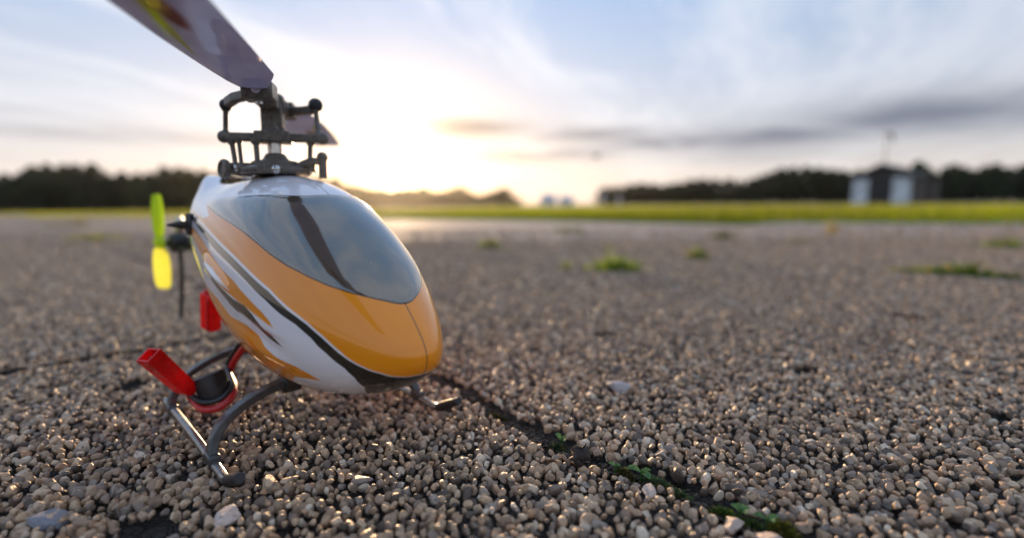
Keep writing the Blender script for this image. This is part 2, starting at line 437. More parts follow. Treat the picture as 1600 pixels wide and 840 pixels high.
# apparent size: take the 300 that show largest (inside the frame) as single parts
dep = P_[:, 1]*math.cos(PITCH)+(EYE)*math.sin(PITCH)
sxp = 800+FPX*P_[:, 0]/dep; syp = 420+FPX*(EYE*math.cos(PITCH)-P_[:, 1]*math.sin(PITCH))/dep
vis = (sxp > 12) & (sxp < 1588) & (syp < 832)
score = np.where(vis, rad/dep, 0); order = np.argsort(-score); single = np.zeros(n, bool); single[order[:300]] = True
varN, FN = variants(2, 14, .13); varM, FM = variants(1, 10, .15)
for i in np.where(single)[0]:
    vv = (varN[i % 14]*sc[i]) @ Rm[i].T
    me = fast_mesh('pebble', vv, FN, False, {'col': np.repeat(pc[i][None], len(vv), 0)}, M_peb)
    o = link('pebble', me, pav); o.location = (P_[i, 0], P_[i, 1], zc[i])
rest = ~single; Vs, Fs, Cs, base = [], [], [], 0
for (vars_, F0, sel) in ((varN, FN, rest & (P_[:, 1] < .185)), (varM, FM, rest & (P_[:, 1] >= .185))):
    idx = np.where(sel)[0]; nv = len(vars_)
    for k in range(nv):
        ii = idx[idx % nv == k]
        if not len(ii): continue
        vv = np.einsum('nij,nmj->nmi', Rm[ii], vars_[k][None]*sc[ii][:, None, :])
        vv += np.concatenate([P_[ii], zc[ii][:, None]], 1)[:, None, :]
        m = vars_[k].shape[0]; Vs.append(vv.reshape(-1, 3))
        Fs.append((F0[None]+(np.arange(len(ii))*m)[:, None, None]).reshape(-1, 3)+base); base += len(ii)*m
        Cs.append(np.repeat(pc[ii], m, 0))
me = fast_mesh('gravel', np.concatenate(Vs), np.concatenate(Fs), False, {'col': np.concatenate(Cs)}, M_peb)
link('gravel', me, pav, kind='stuff')
print('pebbles', n, 'tris', len(me.polygons), 'slabs', slab_n)

# ------------------------------------------------------------------ grass
def blade_mesh(name, pos, h, w, lean, material, seg=3, col=None):
    n = len(pos); yaw = rng.uniform(0, 2*math.pi, n); ly_ = rng.uniform(0, 2*math.pi, n)
    side = np.stack([np.cos(yaw), np.sin(yaw), np.zeros(n)], 1); ld = np.stack([np.cos(ly_), np.sin(ly_), np.zeros(n)], 1)
    vs = []
    for k in range(seg+1):
        t = k/seg; c = pos+np.array([0, 0, 1])*(h*(t-.25*lean*t*t))[:, None]+ld*(h*lean*t**1.8)[:, None]
        ww = (w*(1-t)**.7*.5+1e-5)[:, None]; vs += [c-side*ww, c+side*ww]
    V = np.stack(vs, 1).reshape(-1, 3); m = 2*(seg+1)
    f = np.array([[2*k, 2*k+1, 2*k+3, 2*k+2] for k in range(seg)])
    F = (f[None]+(np.arange(n)*m)[:, None, None]).reshape(-1, 4)
    cc = np.repeat(col if col is not None else np.ones((n, 3)), m, 0)
    return fast_mesh(name, V, F, True, {'col': cc}, material)
def leaf_mat(name, tr=.5, rough=.5):
    g = G(name); c = g.attr('col', True)
    oi = g.n('ShaderNodeObjectInfo'); c = g.mix(1.0, c, g.mix(oi.outputs['Random'], (.65, .62, .6), (1.35, 1.4, 1.2)), 'MULTIPLY')
    p = g.pbr(Base_Color=c, Roughness=rough, Specular_IOR_Level=.25); t = g.n('ShaderNodeBsdfTranslucent'); g.l(g.mix(.5, c, (.55, .55, .05), 'SCREEN') if False else c, t, 0)
    mx = g.n('ShaderNodeMixShader'); g.l(tr, mx, 0); g.t.links.new(p, mx.inputs[1]); g.t.links.new(t.outputs[0], mx.inputs[2])
    return g.done(mx.outputs[0])
M_grass = leaf_mat('grass_blade', .55)
def gcol(n, a=(.15, .23, .006), b=(.42, .42, .010)):
    t = rng.random((n, 1)); c = (np.array(a)*(1-t)+np.array(b)*t)*rng.uniform(.7, 1.2, (n, 1))
    return np.where(rng.random((n, 1)) < .12, np.array([(.34, .25, .11)])*rng.uniform(.6, 1.2, (n, 1)), c)
parts_ = []
NB = 90000
xs = np.concatenate([rng.uniform(-1.2, 4.2, NB//2), rng.uniform(-11, 4.5, NB//2)])
off = rng.exponential(1.0, NB)*(1+np.abs(xs)*.15); off = np.minimum(off, 12*rng.random(NB)+.02)
ys = edge_y(xs)+off-.02+rng.normal(0, .025, NB)
hh = rng.uniform(.020, .034, NB)+.026*sstep(off, 0, .5)*sstep(xs, -1.5, .3)
hh *= np.clip(1+rng.normal(0, .18, NB), .4, 1.4)
pos = np.stack([xs, ys, zground(xs, ys)], 1)
me = blade_mesh('grass', pos, hh, rng.uniform(.0018, .004, NB)*(1+off*.25), rng.uniform(.1, .8, NB), M_grass, 3, gcol(NB)*(.72+.5*np.clip(.5+.5*np.sin(xs*2.3+np.sin(ys*1.7)*2)*np.cos(ys*1.1+xs*.4), 0, 1))[:, None])
link('grass', me, kind='stuff')

def tuft(px, py, rad, h, nb, label, cols=((.08, .15, .015), (.24, .32, .03)), group=None, elong=1.0, ang=0.0, name='grass_tuft', cat='weed'):
    t = thing(name, label, cat, (px, py, -.003), ang, group)
    u = rng.normal(0, .5, (nb, 2))*[rad*elong, rad]
    pos = np.concatenate([u, np.zeros((nb, 1))], 1)
    r_ = np.hypot(u[:, 0]/elong, u[:, 1])/rad
    hh = h*np.clip(1.15-.55*r_, .3, 1.2)*rng.uniform(.55, 1.1, nb)
    me = blade_mesh('blades', pos, hh, rng.uniform(.0012, .0028, nb)*(h/.015)**.5, rng.uniform(.2, 1.1, nb), M_grass, 3, gcol(nb, *cols))
    link('leaf_blades', me, t, kind='stuff')
    b = MB(1); b.lathe([(rad*.5, -.002), (rad*.42, .001), (rad*.2, .0025), (.0004, .003)], (0, 0, 0), (0, 0, 1), 10)
    b.build('root_clump', M_joint, t)
    return t
JA = HA
tuft(.0928, .4407, .016, .021, 160, 'wide bright green weed tuft beyond the nose, the largest in mid pavement', elong=1.5)
tuft(.0496, .4569, .006, .012, 40, 'tiny bright green weed just left of the wide tuft in mid pavement')
tuft(.1961, .531, .012, .018, 110, 'bright green rounded weed to the right of and behind the wide tuft')
tuft(.3541, .8515, .018, .017, 120, 'dark green weed in front of the grass verge, behind the rounded weed', cols=((.04, .07, .012), (.10, .14, .02)))
tuft(.3289, .4152, .008, .011, 50, 'small weed at the left end of the mossy slab joint at right', elong=1.8, ang=JA)
tuft(.3532, .3946, .011, .017, 190, 'low row of green weeds rooted in the slab joint at right', elong=2.6, ang=JA, cols=((.05, .10, .012), (.18, .25, .03)))
tuft(.3752, .3759, .010, .010, 90, 'dark green weeds in the slab joint against the right edge of the view', elong=2.4, ang=JA, cols=((.04, .08, .012), (.12, .18, .02)))
tuft(.6201, .6339, .018, .020, 90, 'yellow-green weed in the cross joint at far right, behind the joint weeds', elong=1.6)
tuft(-.0299, .6783, .016, .022, 70, 'sparse thin weed right of the nose, in front of the sunlit verge')
tuft(.1232, .6461, .012, .012, 40, 'sparse pale weed behind the wide bright tuft', cols=((.10, .15, .03), (.22, .24, .08)))
tuft(.1248, 1.0921, .03, .018, 80, 'faint pale weed near the verge, below the two pale tents', cols=((.12, .15, .04), (.22, .24, .09)), elong=1.6)
tuft(.4257, .7541, .02, .012, 60, 'low faint weed patch left of the hut, on the bare pavement', cols=((.10, .14, .03), (.2, .24, .06)), elong=1.7)
tuft(.6185, .9771, .014, .035, 40, 'dry straw-coloured weed at the verge below the hut', cols=((.30, .22, .10), (.42, .32, .16)))
tuft(-.7703, .9371, .035, .018, 90, 'faint yellow-green weed far left, on the pavement behind the tail rotor', cols=((.14, .16, .03), (.26, .28, .06)), elong=1.6)
tuft(-1.4872, 1.7359, .06, .03, 90, 'thin weed patch at far left near the dark trees', cols=((.14, .16, .03), (.26, .28, .06)), elong=1.6)

# moss and seedlings in the crack
M_moss = leaf_mat('moss_leaf', .3, .8)
def moss(px, py, L, w, h, nb, cols):
    nb = int(nb*.45); w *= .58; h *= .8; u = rng.normal(0, .42, (nb, 2))*[L, w]; c, s = HC, HS
    pos = np.stack([px+u[:, 0]*c-u[:, 1]*s, py+u[:, 0]*s+u[:, 1]*c, np.full(nb, -.0035)+h*np.exp(-(u[:, 0]/L)**2-(u[:, 1]/w)**2)*rng.uniform(.6, 1.0, nb)], 1)
    return pos, gcol(nb, *cols)
mp, mc = [], []
for a in [(.0308, .1000, .005, .0016, .0032, 2200, ((.07, .11, .05), (.17, .24, .12))), (.0335, .0965, .004, .0014, .0028, 900, ((.06, .10, .04), (.14, .21, .09))),
          (.0405, .0895, .004, .0013, .003, 1100, ((.06, .12, .02), (.18, .26, .04))), (.0485, .0838, .0030, .0020, .0045, 1500, ((.06, .07, .015), (.22, .22, .02))),
          (.0244, .1040, .003, .0014, .0034, 700, ((.06, .06, .02), (.16, .15, .04))), (.0115, .1165, .004, .0015, .0025, 700, ((.02, .05, .02), (.08, .13, .05))),
          (-.004, .1345, .006, .0014, .0028, 500, ((.05, .05, .02), (.13, .11, .04))), (.0445, .0868, .003, .0012, .0024, 500, ((.05, .10, .03), (.12, .2, .06)))]:
    p, c = moss(*a); mp.append(p); mc.append(c)
mp = np.concatenate(mp); mc = np.concatenate(mc)
me = blade_mesh('moss', mp, rng.uniform(.0005, .0012, len(mp)), rng.uniform(.0003, .0006, len(mp)), rng.uniform(.3, 1.2, len(mp)), M_moss, 2, mc)
link('moss', me, kind='stuff')
M_sprout = plain('sprout_leaf', (.10, .22, .05), .4, var=.3, nscale=900, trans=.4)
def sprout(px, py, n, size, label):
    t = thing('seedling', label, 'seedling', (px, py, -.0025))
    st = MB(1); st.tube([(0, 0, 0), (0, 0, .0012), (.0002, 0, .0028)], .00022, 6); st.build('stem', M_sprout, t)
    for i in range(n):
        a = i*2.4+rng.uniform(-.4, .4); L = size*rng.uniform(.7, 1.1); up = rng.uniform(.35, .8); V = []; F = []
        for k, (q, w) in enumerate(((0, .10), (.25, .26), (.55, .34), (.8, .24), (1, .02))):
            r_ = L*q; z = .002+L*up*q-L*.35*q*q
            for sgn in (-1, 0, 1):
                V.append((r_*math.cos(a)-sgn*w*L*math.sin(a), r_*math.sin(a)+sgn*w*L*math.cos(a), z+(abs(sgn)*.12*L*w*4)))
        for k in range(4):
            for q in range(2): b = k*3+q; F.append((b, b+1, b+4, b+3))
        m = MB(1); m.add(V, F); m.build('leaf', M_sprout, t, angle=80)
sprout(.0275, .1025, 3, .0030, 'small green seedling in the crack just above the grey-green moss')
sprout(.0425, .0884, 4, .0027, 'green seedling in the crack between the two moss cushions')
sprout(.0462, .0858, 3, .0026, 'green seedling in the crack nearest the yellow moss clump')
sprout(.0118, .1180, 3, .0024, 'dim seedling deep in the dark hollow of the crack below the nose')
sprout(.0225, .1050, 2, .0020, 'tiny seedling beside the brown moss in the crack')
# soil crumbs filling the crack
nc = 5200; lxc = np.concatenate([rng.uniform(-60, 150, 4200), rng.uniform(-95, -91, 1000)]); lyc = np.concatenate([np.interp(lxc[:4200], CRX, CRY)+np.clip(rng.normal(0, 1.7, 4200), -3.4, 3.4), rng.uniform(-80, 30, 1000)])
wx = (lxc*HC-lyc*HS)*MM+HX; wy = (lxc*HS+lyc*HC)*MM+HY; rc = rng.lognormal(math.log(.42), .35, nc)*MM
V1, F1_ = varM[0], FM; vv = np.concatenate([(varM[k % len(varM)]*rc[k]*[1.2, .9, .8])[None]+[[[wx[k], wy[k], -.0030+rng.uniform(-.0012, .0010)]]] for k in range(nc)])
cc = np.array([(.05, .036, .025)])*rng.uniform(.4, 2.2, (nc, 1)); m_ = len(V1)
me = fast_mesh('soil_crumbs', vv.reshape(-1, 3), (F1_[None]+(np.arange(nc)*m_)[:, None, None]).reshape(-1, 3), False, {'col': np.repeat(cc, m_, 0)}, M_peb)
link('soil_crumbs', me, pav, kind='stuff')
# dead leaf
M_dead = plain('dead_leaf', (.035, .022, .015), .7, var=.5, nscale=700)
V = []; F = []
rl = np.random.default_rng(5)
for i in range(7):
    for k in range(7):
        u, v_ = i/6-.5, k/6-.5; w = (math.cos(u*2.9)+.1)*(1+.3*math.sin(i*2.3))
        V.append((u*.0046+rl.normal(0, .00015), v_*.0040*w+rl.normal(0, .0002), .0009*math.sin(u*7+1)+.0012*math.cos(v_*7+u*4)+.0022*abs(v_)*(1+u)+rl.normal(0, .00022)))
for i in range(6):
    for k in range(6): a = i*7+k; F.append((a, a+1, a+8, a+7))
m = MB(1); m.add(V, F); o = m.build('dead_leaf', M_dead, None, angle=80, label='dark curled dead leaf lying beside the crack right of the helicopter', category='leaf')
o.location = (.0150, .1062, .0014); o.rotation_euler = (R(12), R(-10), R(50))
sd = o.modifiers.new('thickness', 'SOLIDIFY'); sd.thickness = .0002

# ------------------------------------------------------------------ helicopter
g = G('paint'); ob = g.obj()
WHITE, ORANGE, BLACK = (.90, .87, .90), (.97, .31, .003), (.018, .016, .012)
def msk(a, o=0.0, s=.22): return g.ss(g.attr(a), o-s, o+s)
aup = g.attr('upper')                    # positive above the black stripe line
c = g.mix(msk('upper'), WHITE, ORANGE)
c = g.mix(msk('crown'), c, WHITE)
c = g.mix(msk('f1'), c, ORANGE); c = g.mix(msk('f3'), c, ORANGE); c = g.mix(msk('f2'), c, (.035, .030, .022)); c = g.mix(msk('f4'), c, ORANGE); c = g.mix(msk('scoop_glint'), c, (.90, .89, .88))
rim = g.math('MULTIPLY', msk('stripe', -.75), 1.0)
c = g.mix(rim, c, WHITE); c = g.mix(msk('stripe'), c, BLACK)
spx = g.n('ShaderNodeSeparateXYZ'); g.l(ob, spx, 0)
seam_ = g.ss(g.math('ABSOLUTE', spx.outputs[1]), .00022, .00008)
c = g.mix(g.math('MULTIPLY', seam_, .75), c, (.10, .05, .02))
c = g.mix(g.ss(g.math('ABSOLUTE', g.attr('win')), .42, .2), c, (.05, .03, .02))
dust = g.ss(g.noise(ob, 3600.0, 2), .70, .78, 0.0, .45)
c = g.mix(dust, c, (.45, .40, .35))
orange_peel = g.bump(g.noise(ob, 260.0, 2), .035, .0006)
M_paint = g.done(g.pbr(Base_Color=c, Roughness=.32, Coat_Weight=1.0, Coat_Roughness=.03, Coat_IOR=1.5, Specular_IOR_Level=.3, Normal=orange_peel))
g = G('windshield_tint'); ob = g.obj()
c = g.mix(g.ss(g.noise(ob, 60.0, 3), .3, .7), (.060, .048, .034), (.088, .072, .054))
dust = g.ss(g.noise(ob, 2300.0, 2), .70, .78, 0.0, .7); c = g.mix(dust, c, (.4, .36, .3))
M_glass = g.done(g.pbr(Base_Color=c, Roughness=.13, IOR=2.5, Coat_Weight=1.0, Coat_Roughness=.03, Coat_IOR=1.6, Specular_Tint=(1.0, .88, .72)))
M_black = plain('black_plastic', (.028, .027, .026), .42, var=.3, nscale=900, bump=.12)
M_head = plain('rotor_head_plastic', (.125, .105, .085), .40, var=.3, nscale=900, bump=.1)
M_carbon = plain('carbon_rod', (.022, .022, .024), .3, nscale=1500)
M_steel = plain('shaft_steel', (.55, .54, .53), .22, metal=1.0, var=.1)
M_gear = plain('gear_leg', (.055, .055, .057), .40, var=.25, nscale=1200, bump=.2, coat=.25)
M_rod = plain('skid_rod', (.26, .25, .24), .2, metal=.75, var=.2, nscale=800)
M_rubber = plain('rubber', (.02, .018, .02), .55)
M_red = plain('red_plastic', (.80, .012, .014), .30, var=.12, coat=.3, trans=.35)
M_redwire = plain('red_wire', (.50, .02, .02), .35, var=.15, coat=.3)
M_wire = plain('black_wire', (.012, .012, .014), .35, coat=.3)
M_tail = plain('neon_blade', (.66, .84, .10), .3, var=.04, trans=.75)
M_tail2 = plain('neon_blade_yellow', (.86, .90, .28), .3, var=.03, trans=.7)
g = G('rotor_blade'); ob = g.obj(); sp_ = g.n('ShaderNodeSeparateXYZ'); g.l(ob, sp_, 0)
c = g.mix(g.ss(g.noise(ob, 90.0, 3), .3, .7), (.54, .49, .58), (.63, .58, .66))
# yellow streak along the blade and a red patch further out
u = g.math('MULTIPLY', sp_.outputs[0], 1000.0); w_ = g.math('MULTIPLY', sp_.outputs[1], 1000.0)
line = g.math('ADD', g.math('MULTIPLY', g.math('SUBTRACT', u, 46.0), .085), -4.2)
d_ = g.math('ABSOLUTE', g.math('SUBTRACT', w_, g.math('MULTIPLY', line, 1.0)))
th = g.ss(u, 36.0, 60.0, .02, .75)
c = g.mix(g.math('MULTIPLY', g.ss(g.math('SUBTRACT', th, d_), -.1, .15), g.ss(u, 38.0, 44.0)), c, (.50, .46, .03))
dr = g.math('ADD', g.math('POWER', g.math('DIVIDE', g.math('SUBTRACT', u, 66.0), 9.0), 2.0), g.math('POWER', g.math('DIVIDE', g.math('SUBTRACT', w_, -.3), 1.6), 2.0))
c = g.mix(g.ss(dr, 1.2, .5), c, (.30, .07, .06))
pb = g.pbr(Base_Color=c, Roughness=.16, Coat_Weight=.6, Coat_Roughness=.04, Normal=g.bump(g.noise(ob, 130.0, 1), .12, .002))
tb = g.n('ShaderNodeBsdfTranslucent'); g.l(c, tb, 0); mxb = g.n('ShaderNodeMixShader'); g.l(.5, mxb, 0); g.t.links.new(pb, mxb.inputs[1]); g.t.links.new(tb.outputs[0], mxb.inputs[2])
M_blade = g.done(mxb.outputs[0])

heli = thing('toy_helicopter', 'small orange, white and black radio-controlled helicopter standing on the pebbled pavement', 'toy helicopter', (HX, HY, 0), HA)

def cr(xs, ys, x):
    xs = np.asarray(xs, float); ys = np.asarray(ys, float); x = np.clip(x, xs[0], xs[-1])
    d = np.diff(ys)/np.diff(xs); m = np.empty_like(ys)
    m[1:-1] = (d[1:]*np.diff(xs)[:-1]+d[:-1]*np.diff(xs)[1:])/(xs[2:]-xs[:-2]); m[0] = d[0]; m[-1] = d[-1]
    i = np.clip(np.searchsorted(xs, x)-1, 0, len(xs)-2); h = xs[i+1]-xs[i]; t = (x-xs[i])/h
    return (2*t**3-3*t**2+1)*ys[i]+(t**3-2*t**2+t)*h*m[i]+(-2*t**3+3*t**2)*ys[i+1]+(t**3-t**2)*h*m[i+1]
XN, LC = 77., 112.
PX = [77, 76, 72.5, 66, 57, 45, 33, 18, 5, -12, -35]
ZT = [28, 31, 35.3, 41.6, 48.8, 56.4, 62.0, 64.8, 65.2, 65.1, 67]
ZB = [28, 25.2, 22.4, 19.2, 16.4, 14.6, 13.6, 14.2, 16.6, 24.5, 37]
ZM = [28, 28, 28, 29, 31, 33, 36, 39.5, 43, 47, 51]
WW = [0, 3.6, 7.2, 11.3, 15.3, 18.5, 19.9, 20.0, 19.2, 17.4, 14.2]
q_of = lambda x: np.sqrt(np.clip((XN-x)/LC, 0, 1))
QQ = q_of(np.array(PX, float)); AC = np.radians([0, 30, 60, 90, 120, 150, 180]); XC = [-30, -29, -26, -21, -9, 6, 12]
def CAN(s, a):
    a0 = np.abs(a); xc = cr(AC, XC, a0); x = xc+(XN-xc)*np.sin(s*np.pi/2); q = q_of(x)
    zt, zb, zm, w = (cr(QQ, p, q) for p in (ZT, ZB, ZM, WW)); c = np.cos(a0); sn = np.sin(a0)
    y = -np.sign(a)*w*sn**np.where(c > 0, 1.0, .85)
    z = np.where(c > 0, zm+(zt-zm)*np.abs(c)**.9, zm-(zm-zb)*np.abs(c)**.95)
    return np.stack([x, y, z], -1)
WT = [(0, .450), (.048, .449), (.133, .447), (.321, .433), (.476, .401), (.60, .352), (.711, .288), (.813, .200), (.867, .150), (.93, .146), (.97, .165), (1.0, .235)]
WB = [(0, .768), (.12, .766), (.342, .747), (.604, .705), (.781, .657), (.893, .605), (.952, .550), (.985, .490), (1.0, .40), (1.003, .34), (1.004, .30)]
_a = np.concatenate([np.linspace(0, .9, 30), np.linspace(.91, 1.0, 12)])
WT = list(zip(_a.tolist(), cr(*zip(*WT), _a).tolist())); WB = list(zip(_a.tolist(), cr(*zip(*WB), _a).tolist()))
US, UA = 108., 26.                          # scale of (s, angle) to about millimetres
LIV = dict(
 stripe=[(-.05, 1.22), (.034, 1.225), (.142, 1.225), (.267, 1.247), (.353, 1.263), (.431, 1.284), (.495, 1.3), (.551, 1.365), (.603, 1.41), (.641, 1.472), (.689, 1.584), (.735, 1.745), (.786, 1.95), (.836, 2.35), (.865, 2.788), (.875, 3.4), (.55, 3.4), (.591, 2.778), (.671, 2.398), (.69, 2.06), (.683, 1.841), (.645, 1.632), (.611, 1.525), (.571, 1.461), (.529, 1.432), (.485, 1.386), (.419, 1.354), (.347, 1.335), (.261, 1.325), (.13, 1.3), (.028, 1.279), (-.05, 1.27)],
 f1=[(-.05, 1.43), (.04, 1.40), (.116, 1.37), (.192, 1.375), (.257, 1.410), (.315, 1.43), (.367, 1.435), (.393, 1.455), (.431, 1.475), (.471, 1.50), (.491, 1.53), (.505, 1.573), (.467, 1.557), (.421, 1.552), (.375, 1.56), (.335, 1.557), (.287, 1.546), (.226, 1.553), (.17, 1.535), (.106, 1.52), (-.05, 1.51)],
 f2=[(.215, 1.575), (.271, 1.566), (.309, 1.574), (.357, 1.572), (.407, 1.55), (.435, 1.565), (.461, 1.621), (.485, 1.696), (.511, 1.771), (.471, 1.755), (.437, 1.718), (.407, 1.69), (.389, 1.662), (.341, 1.712), (.297, 1.712), (.255, 1.664)],
 f3=[(.05, 1.86), (.2, 1.82), (.279, 1.85), (.367, 1.787), (.411, 1.81), (.425, 1.90), (.459, 1.953), (.517, 2.001), (.543, 2.092), (.563, 2.205), (.515, 2.205), (.463, 2.23), (.36, 2.5), (.2, 2.7), (-.05, 2.8), (-.05, 1.9)],
 scoop_glint=[(.212, 1.515), (.235, 1.49), (.27, 1.483), (.31, 1.495), (.352, 1.53), (.31, 1.538), (.25, 1.535)],  # highlight on the scoop ridge, painted in as a white ellipse
 f4=[(.052, .053), (.084, .096), (.273, .545), (.222, .471)],
 upper=[(-.05, -4), (1.2, -4), (1.2, 3.5), (.875, 3.4), (.865, 2.788), (.836, 2.35), (.786, 1.95), (.735, 1.745), (.689, 1.584), (.641, 1.472), (.603, 1.40), (.551, 1.35), (.495, 1.29), (.431, 1.274), (.353, 1.253), (.267, 1.237), (.142, 1.215), (.034, 1.215), (-.05, 1.21)],
 crown=[(-.05, -4), (.46, -4), (.46, .2), (.40, .5), (.31, .74), (.20, .83), (.135, .90), (.14, .97), (.16, 1.02), (.19, 1.08), (.15, 1.14), (.05, 1.17), (-.05, 1.18)])  # white top; its rear lobe paints pale sky glare over the orange flank
LIV['win'] = [(.45, -.5)]+[(b, a) for a, b in WT]+[(b, a) for a, b in WB[::-1]]+[(.768, -.5)]
def sdf(poly, S_, A_):
    p = np.array(poly)*[US, UA]; x = S_*US; y = A_*UA; d = np.full(x.shape, 1e9); ins = np.zeros(x.shape, bool)
    for (x0, y0), (x1, y1) in zip(p, np.roll(p, -1, 0)):
        dx, dy = x1-x0, y1-y0; t = np.clip(((x-x0)*dx+(y-y0)*dy)/(dx*dx+dy*dy+1e-9), 0, 1)
        d = np.minimum(d, np.hypot(x-x0-t*dx, y-y0-t*dy))
        cnd = (y0 > y) != (y1 > y)
        with np.errstate(divide='ignore', invalid='ignore'): ins ^= cnd & (x < (x1-x0)*(y-y0)/(y1-y0+1e-12)+x0)
    return np.where(ins, d, -d)
def creases(S_, A_, P):                      # moulded details: scoop above the grey flash, step along it
    n_ = np.stack([np.zeros_like(S_), -np.sign(A_)*np.sin(np.abs(A_)), np.cos(A_)], -1); a = np.abs(A_)
    ridge = 1.3*np.exp(-((a-1.515-.08*(S_-.25))/.038)**2)*sstep(S_, .17, .24)*(1-sstep(S_, .28, .37))
    step = -.9*sstep(a, 1.62, 1.70)*(1-sstep(a, 1.80, 2.0))*sstep(S_, .1, .25)*(1-sstep(S_, .42, .56))
    lip = 2.2*sstep(S_, .06, 0.0)*np.exp(-((a-.55)/.25)**2)
    seam = -.16*np.exp(-(a*60/ (1+0*a))**2/ (np.maximum(1-S_, .02)*40+1)**0)*sstep(S_, .70, .78)
    return P+n_*(ridge+step)[..., None]+np.array([-1.2, 0, 1.0])*lip[..., None]+n_*seam[..., None]
NS, NAa = 230, 288
ss = np.linspace(0, 1, NS)**.95; aa = np.linspace(-np.pi, np.pi, NAa+1)[:-1]
# the angle grid is denser round the seam
SG, AG = np.meshgrid(ss[:-1], aa, indexing='ij')
CP = creases(SG, AG, CAN(SG, AG)); Vc = CP.reshape(-1, 3); att = {k: sdf(p, SG.ravel(), np.abs(AG).ravel()) for k, p in LIV.items()}
ii, kk = np.meshgrid(np.arange(NS-2), np.arange(NAa), indexing='ij'); k2 = (kk+1) % NAa
Fq = np.stack([ii*NAa+kk, (ii+1)*NAa+kk, (ii+1)*NAa+k2, ii*NAa+k2], -1).reshape(-1, 4)
cenF = Vc[Fq].mean(1)
slot = (np.abs(cenF[:, 1]) < 7.5*np.sqrt(np.clip(1-((cenF[:, 0]+7)/22)**4, 0, 1))) & (cenF[:, 2] > 55) & (cenF[:, 0] < 14)
Fq = Fq[~slot]
Vc = np.vstack([Vc, [[XN, 0, ZT[0]]]]); tip = len(Vc)-1
me = fast_mesh('canopy', Vc*MM, Fq, True, {k: np.append(a, a[-1]) for k, a in att.items()}, M_paint)
# close the nose tip with a fan
import bmesh
bm = bmesh.new(); bm.from_mesh(me); bm.verts.ensure_lookup_table()
for k in range(NAa):
    try:
        f = bm.faces.new((bm.verts[(NS-2)*NAa+k], bm.verts[tip], bm.verts[(NS-2)*NAa+(k+1) % NAa])); f.smooth = True
    except ValueError: pass
loose = [v for v in bm.verts if not v.link_faces]; bmesh.ops.delete(bm, geom=loose, context='VERTS')
bm.normal_update(); bmesh.ops.recalc_face_normals(bm, faces=bm.faces)
bm.to_mesh(me); bm.free()
canopy = link('canopy', me, heli)
sd = canopy.modifiers.new('shell', 'SOLIDIFY'); sd.thickness = .0006; sd.offset = -1; me.materials.append(M_black); sd.material_offset = 1; sd.material_offset_rim = 1
# windshield: own skin, slightly proud
NWa, NWs = 90, 70; am = 1.0; aw = np.linspace(-1, 1, 2*NWa+1); aw = np.sign(aw)*(1-(1-np.abs(aw))**1.35)*am
tw = np.linspace(0, 1, NWs+1); A2, T2 = np.meshgrid(aw, tw, indexing='ij')
s0 = np.interp(np.abs(A2), *zip(*WT)); s1 = np.interp(np.abs(A2), *zip(*WB))
from numpy import convolve
S2 = s0+(np.maximum(s1-s0, .002))*T2
eps = 1e-3
Pw = CAN(S2, A2); du = CAN(S2+eps, A2)-Pw; dv = CAN(S2, A2+eps)-Pw
nw = np.cross(du, dv); nw /= np.linalg.norm(nw, axis=-1, keepdims=True)+1e-9
cen = np.array([30, 0, 38.]); nw *= np.sign(((Pw-cen)*nw).sum(-1))[..., None]
dome = np.minimum(1, np.minimum(T2, 1-T2)*9)**.5*np.minimum(1, (am-np.abs(A2))*9)**.5
Pw = Pw+nw*(.10+.18*dome)[..., None]
m_ = NWs+1; i2, k3 = np.meshgrid(np.arange(2*NWa), np.arange(NWs), indexing='ij')
Fw = np.stack([i2*m_+k3, (i2+1)*m_+k3, (i2+1)*m_+k3+1, i2*m_+k3+1], -1).reshape(-1, 4)
me = fast_mesh('windshield', Pw.reshape(-1, 3)*MM, Fw, True, None, M_glass)
bm = bmesh.new(); bm.from_mesh(me); bmesh.ops.recalc_face_normals(bm, faces=bm.faces)
if sum(f.normal.z for f in bm.faces) < 0: bmesh.ops.reverse_faces(bm, faces=bm.faces)
bm.to_mesh(me); bm.free()
ws = link('windshield', me, canopy)
# grommets and pegs that hold the canopy
for sg in (-1, 1):
    y = 16.3*sg; m = MB(); m.lathe([(1.4, -.9), (3.0, -.8), (3.3, -.2), (2.2, .1), (3.3, .5), (3.0, 1.1), (1.0, 1.5)], (-17.5, y, 51.8), (0, sg, 0), 20)
    gr = m.build('grommet', M_rubber, canopy)
    m = MB(); m.lathe([(1.3, 0), (1.3, 1.2), (.75, 3.2), (.35, 4.6), (.05, 5)], (-17.5, y+sg*1.2, 51.8), (0, sg, 0), 12); m.build('mounting_peg', M_black, gr)

# frame inside the canopy
m = MB(); m.box((4, 0, 38), (30, 9, 44)); m.box((-12, 0, 46), (16, 8, 12)); m.box((36, 0, 24), (44, 16, 13))
m.tube([(-17.5, -15, 51.8), (-17.5, 15, 51.8)], .9)
frame = m.build('frame', M_black, heli, bevel=.6)
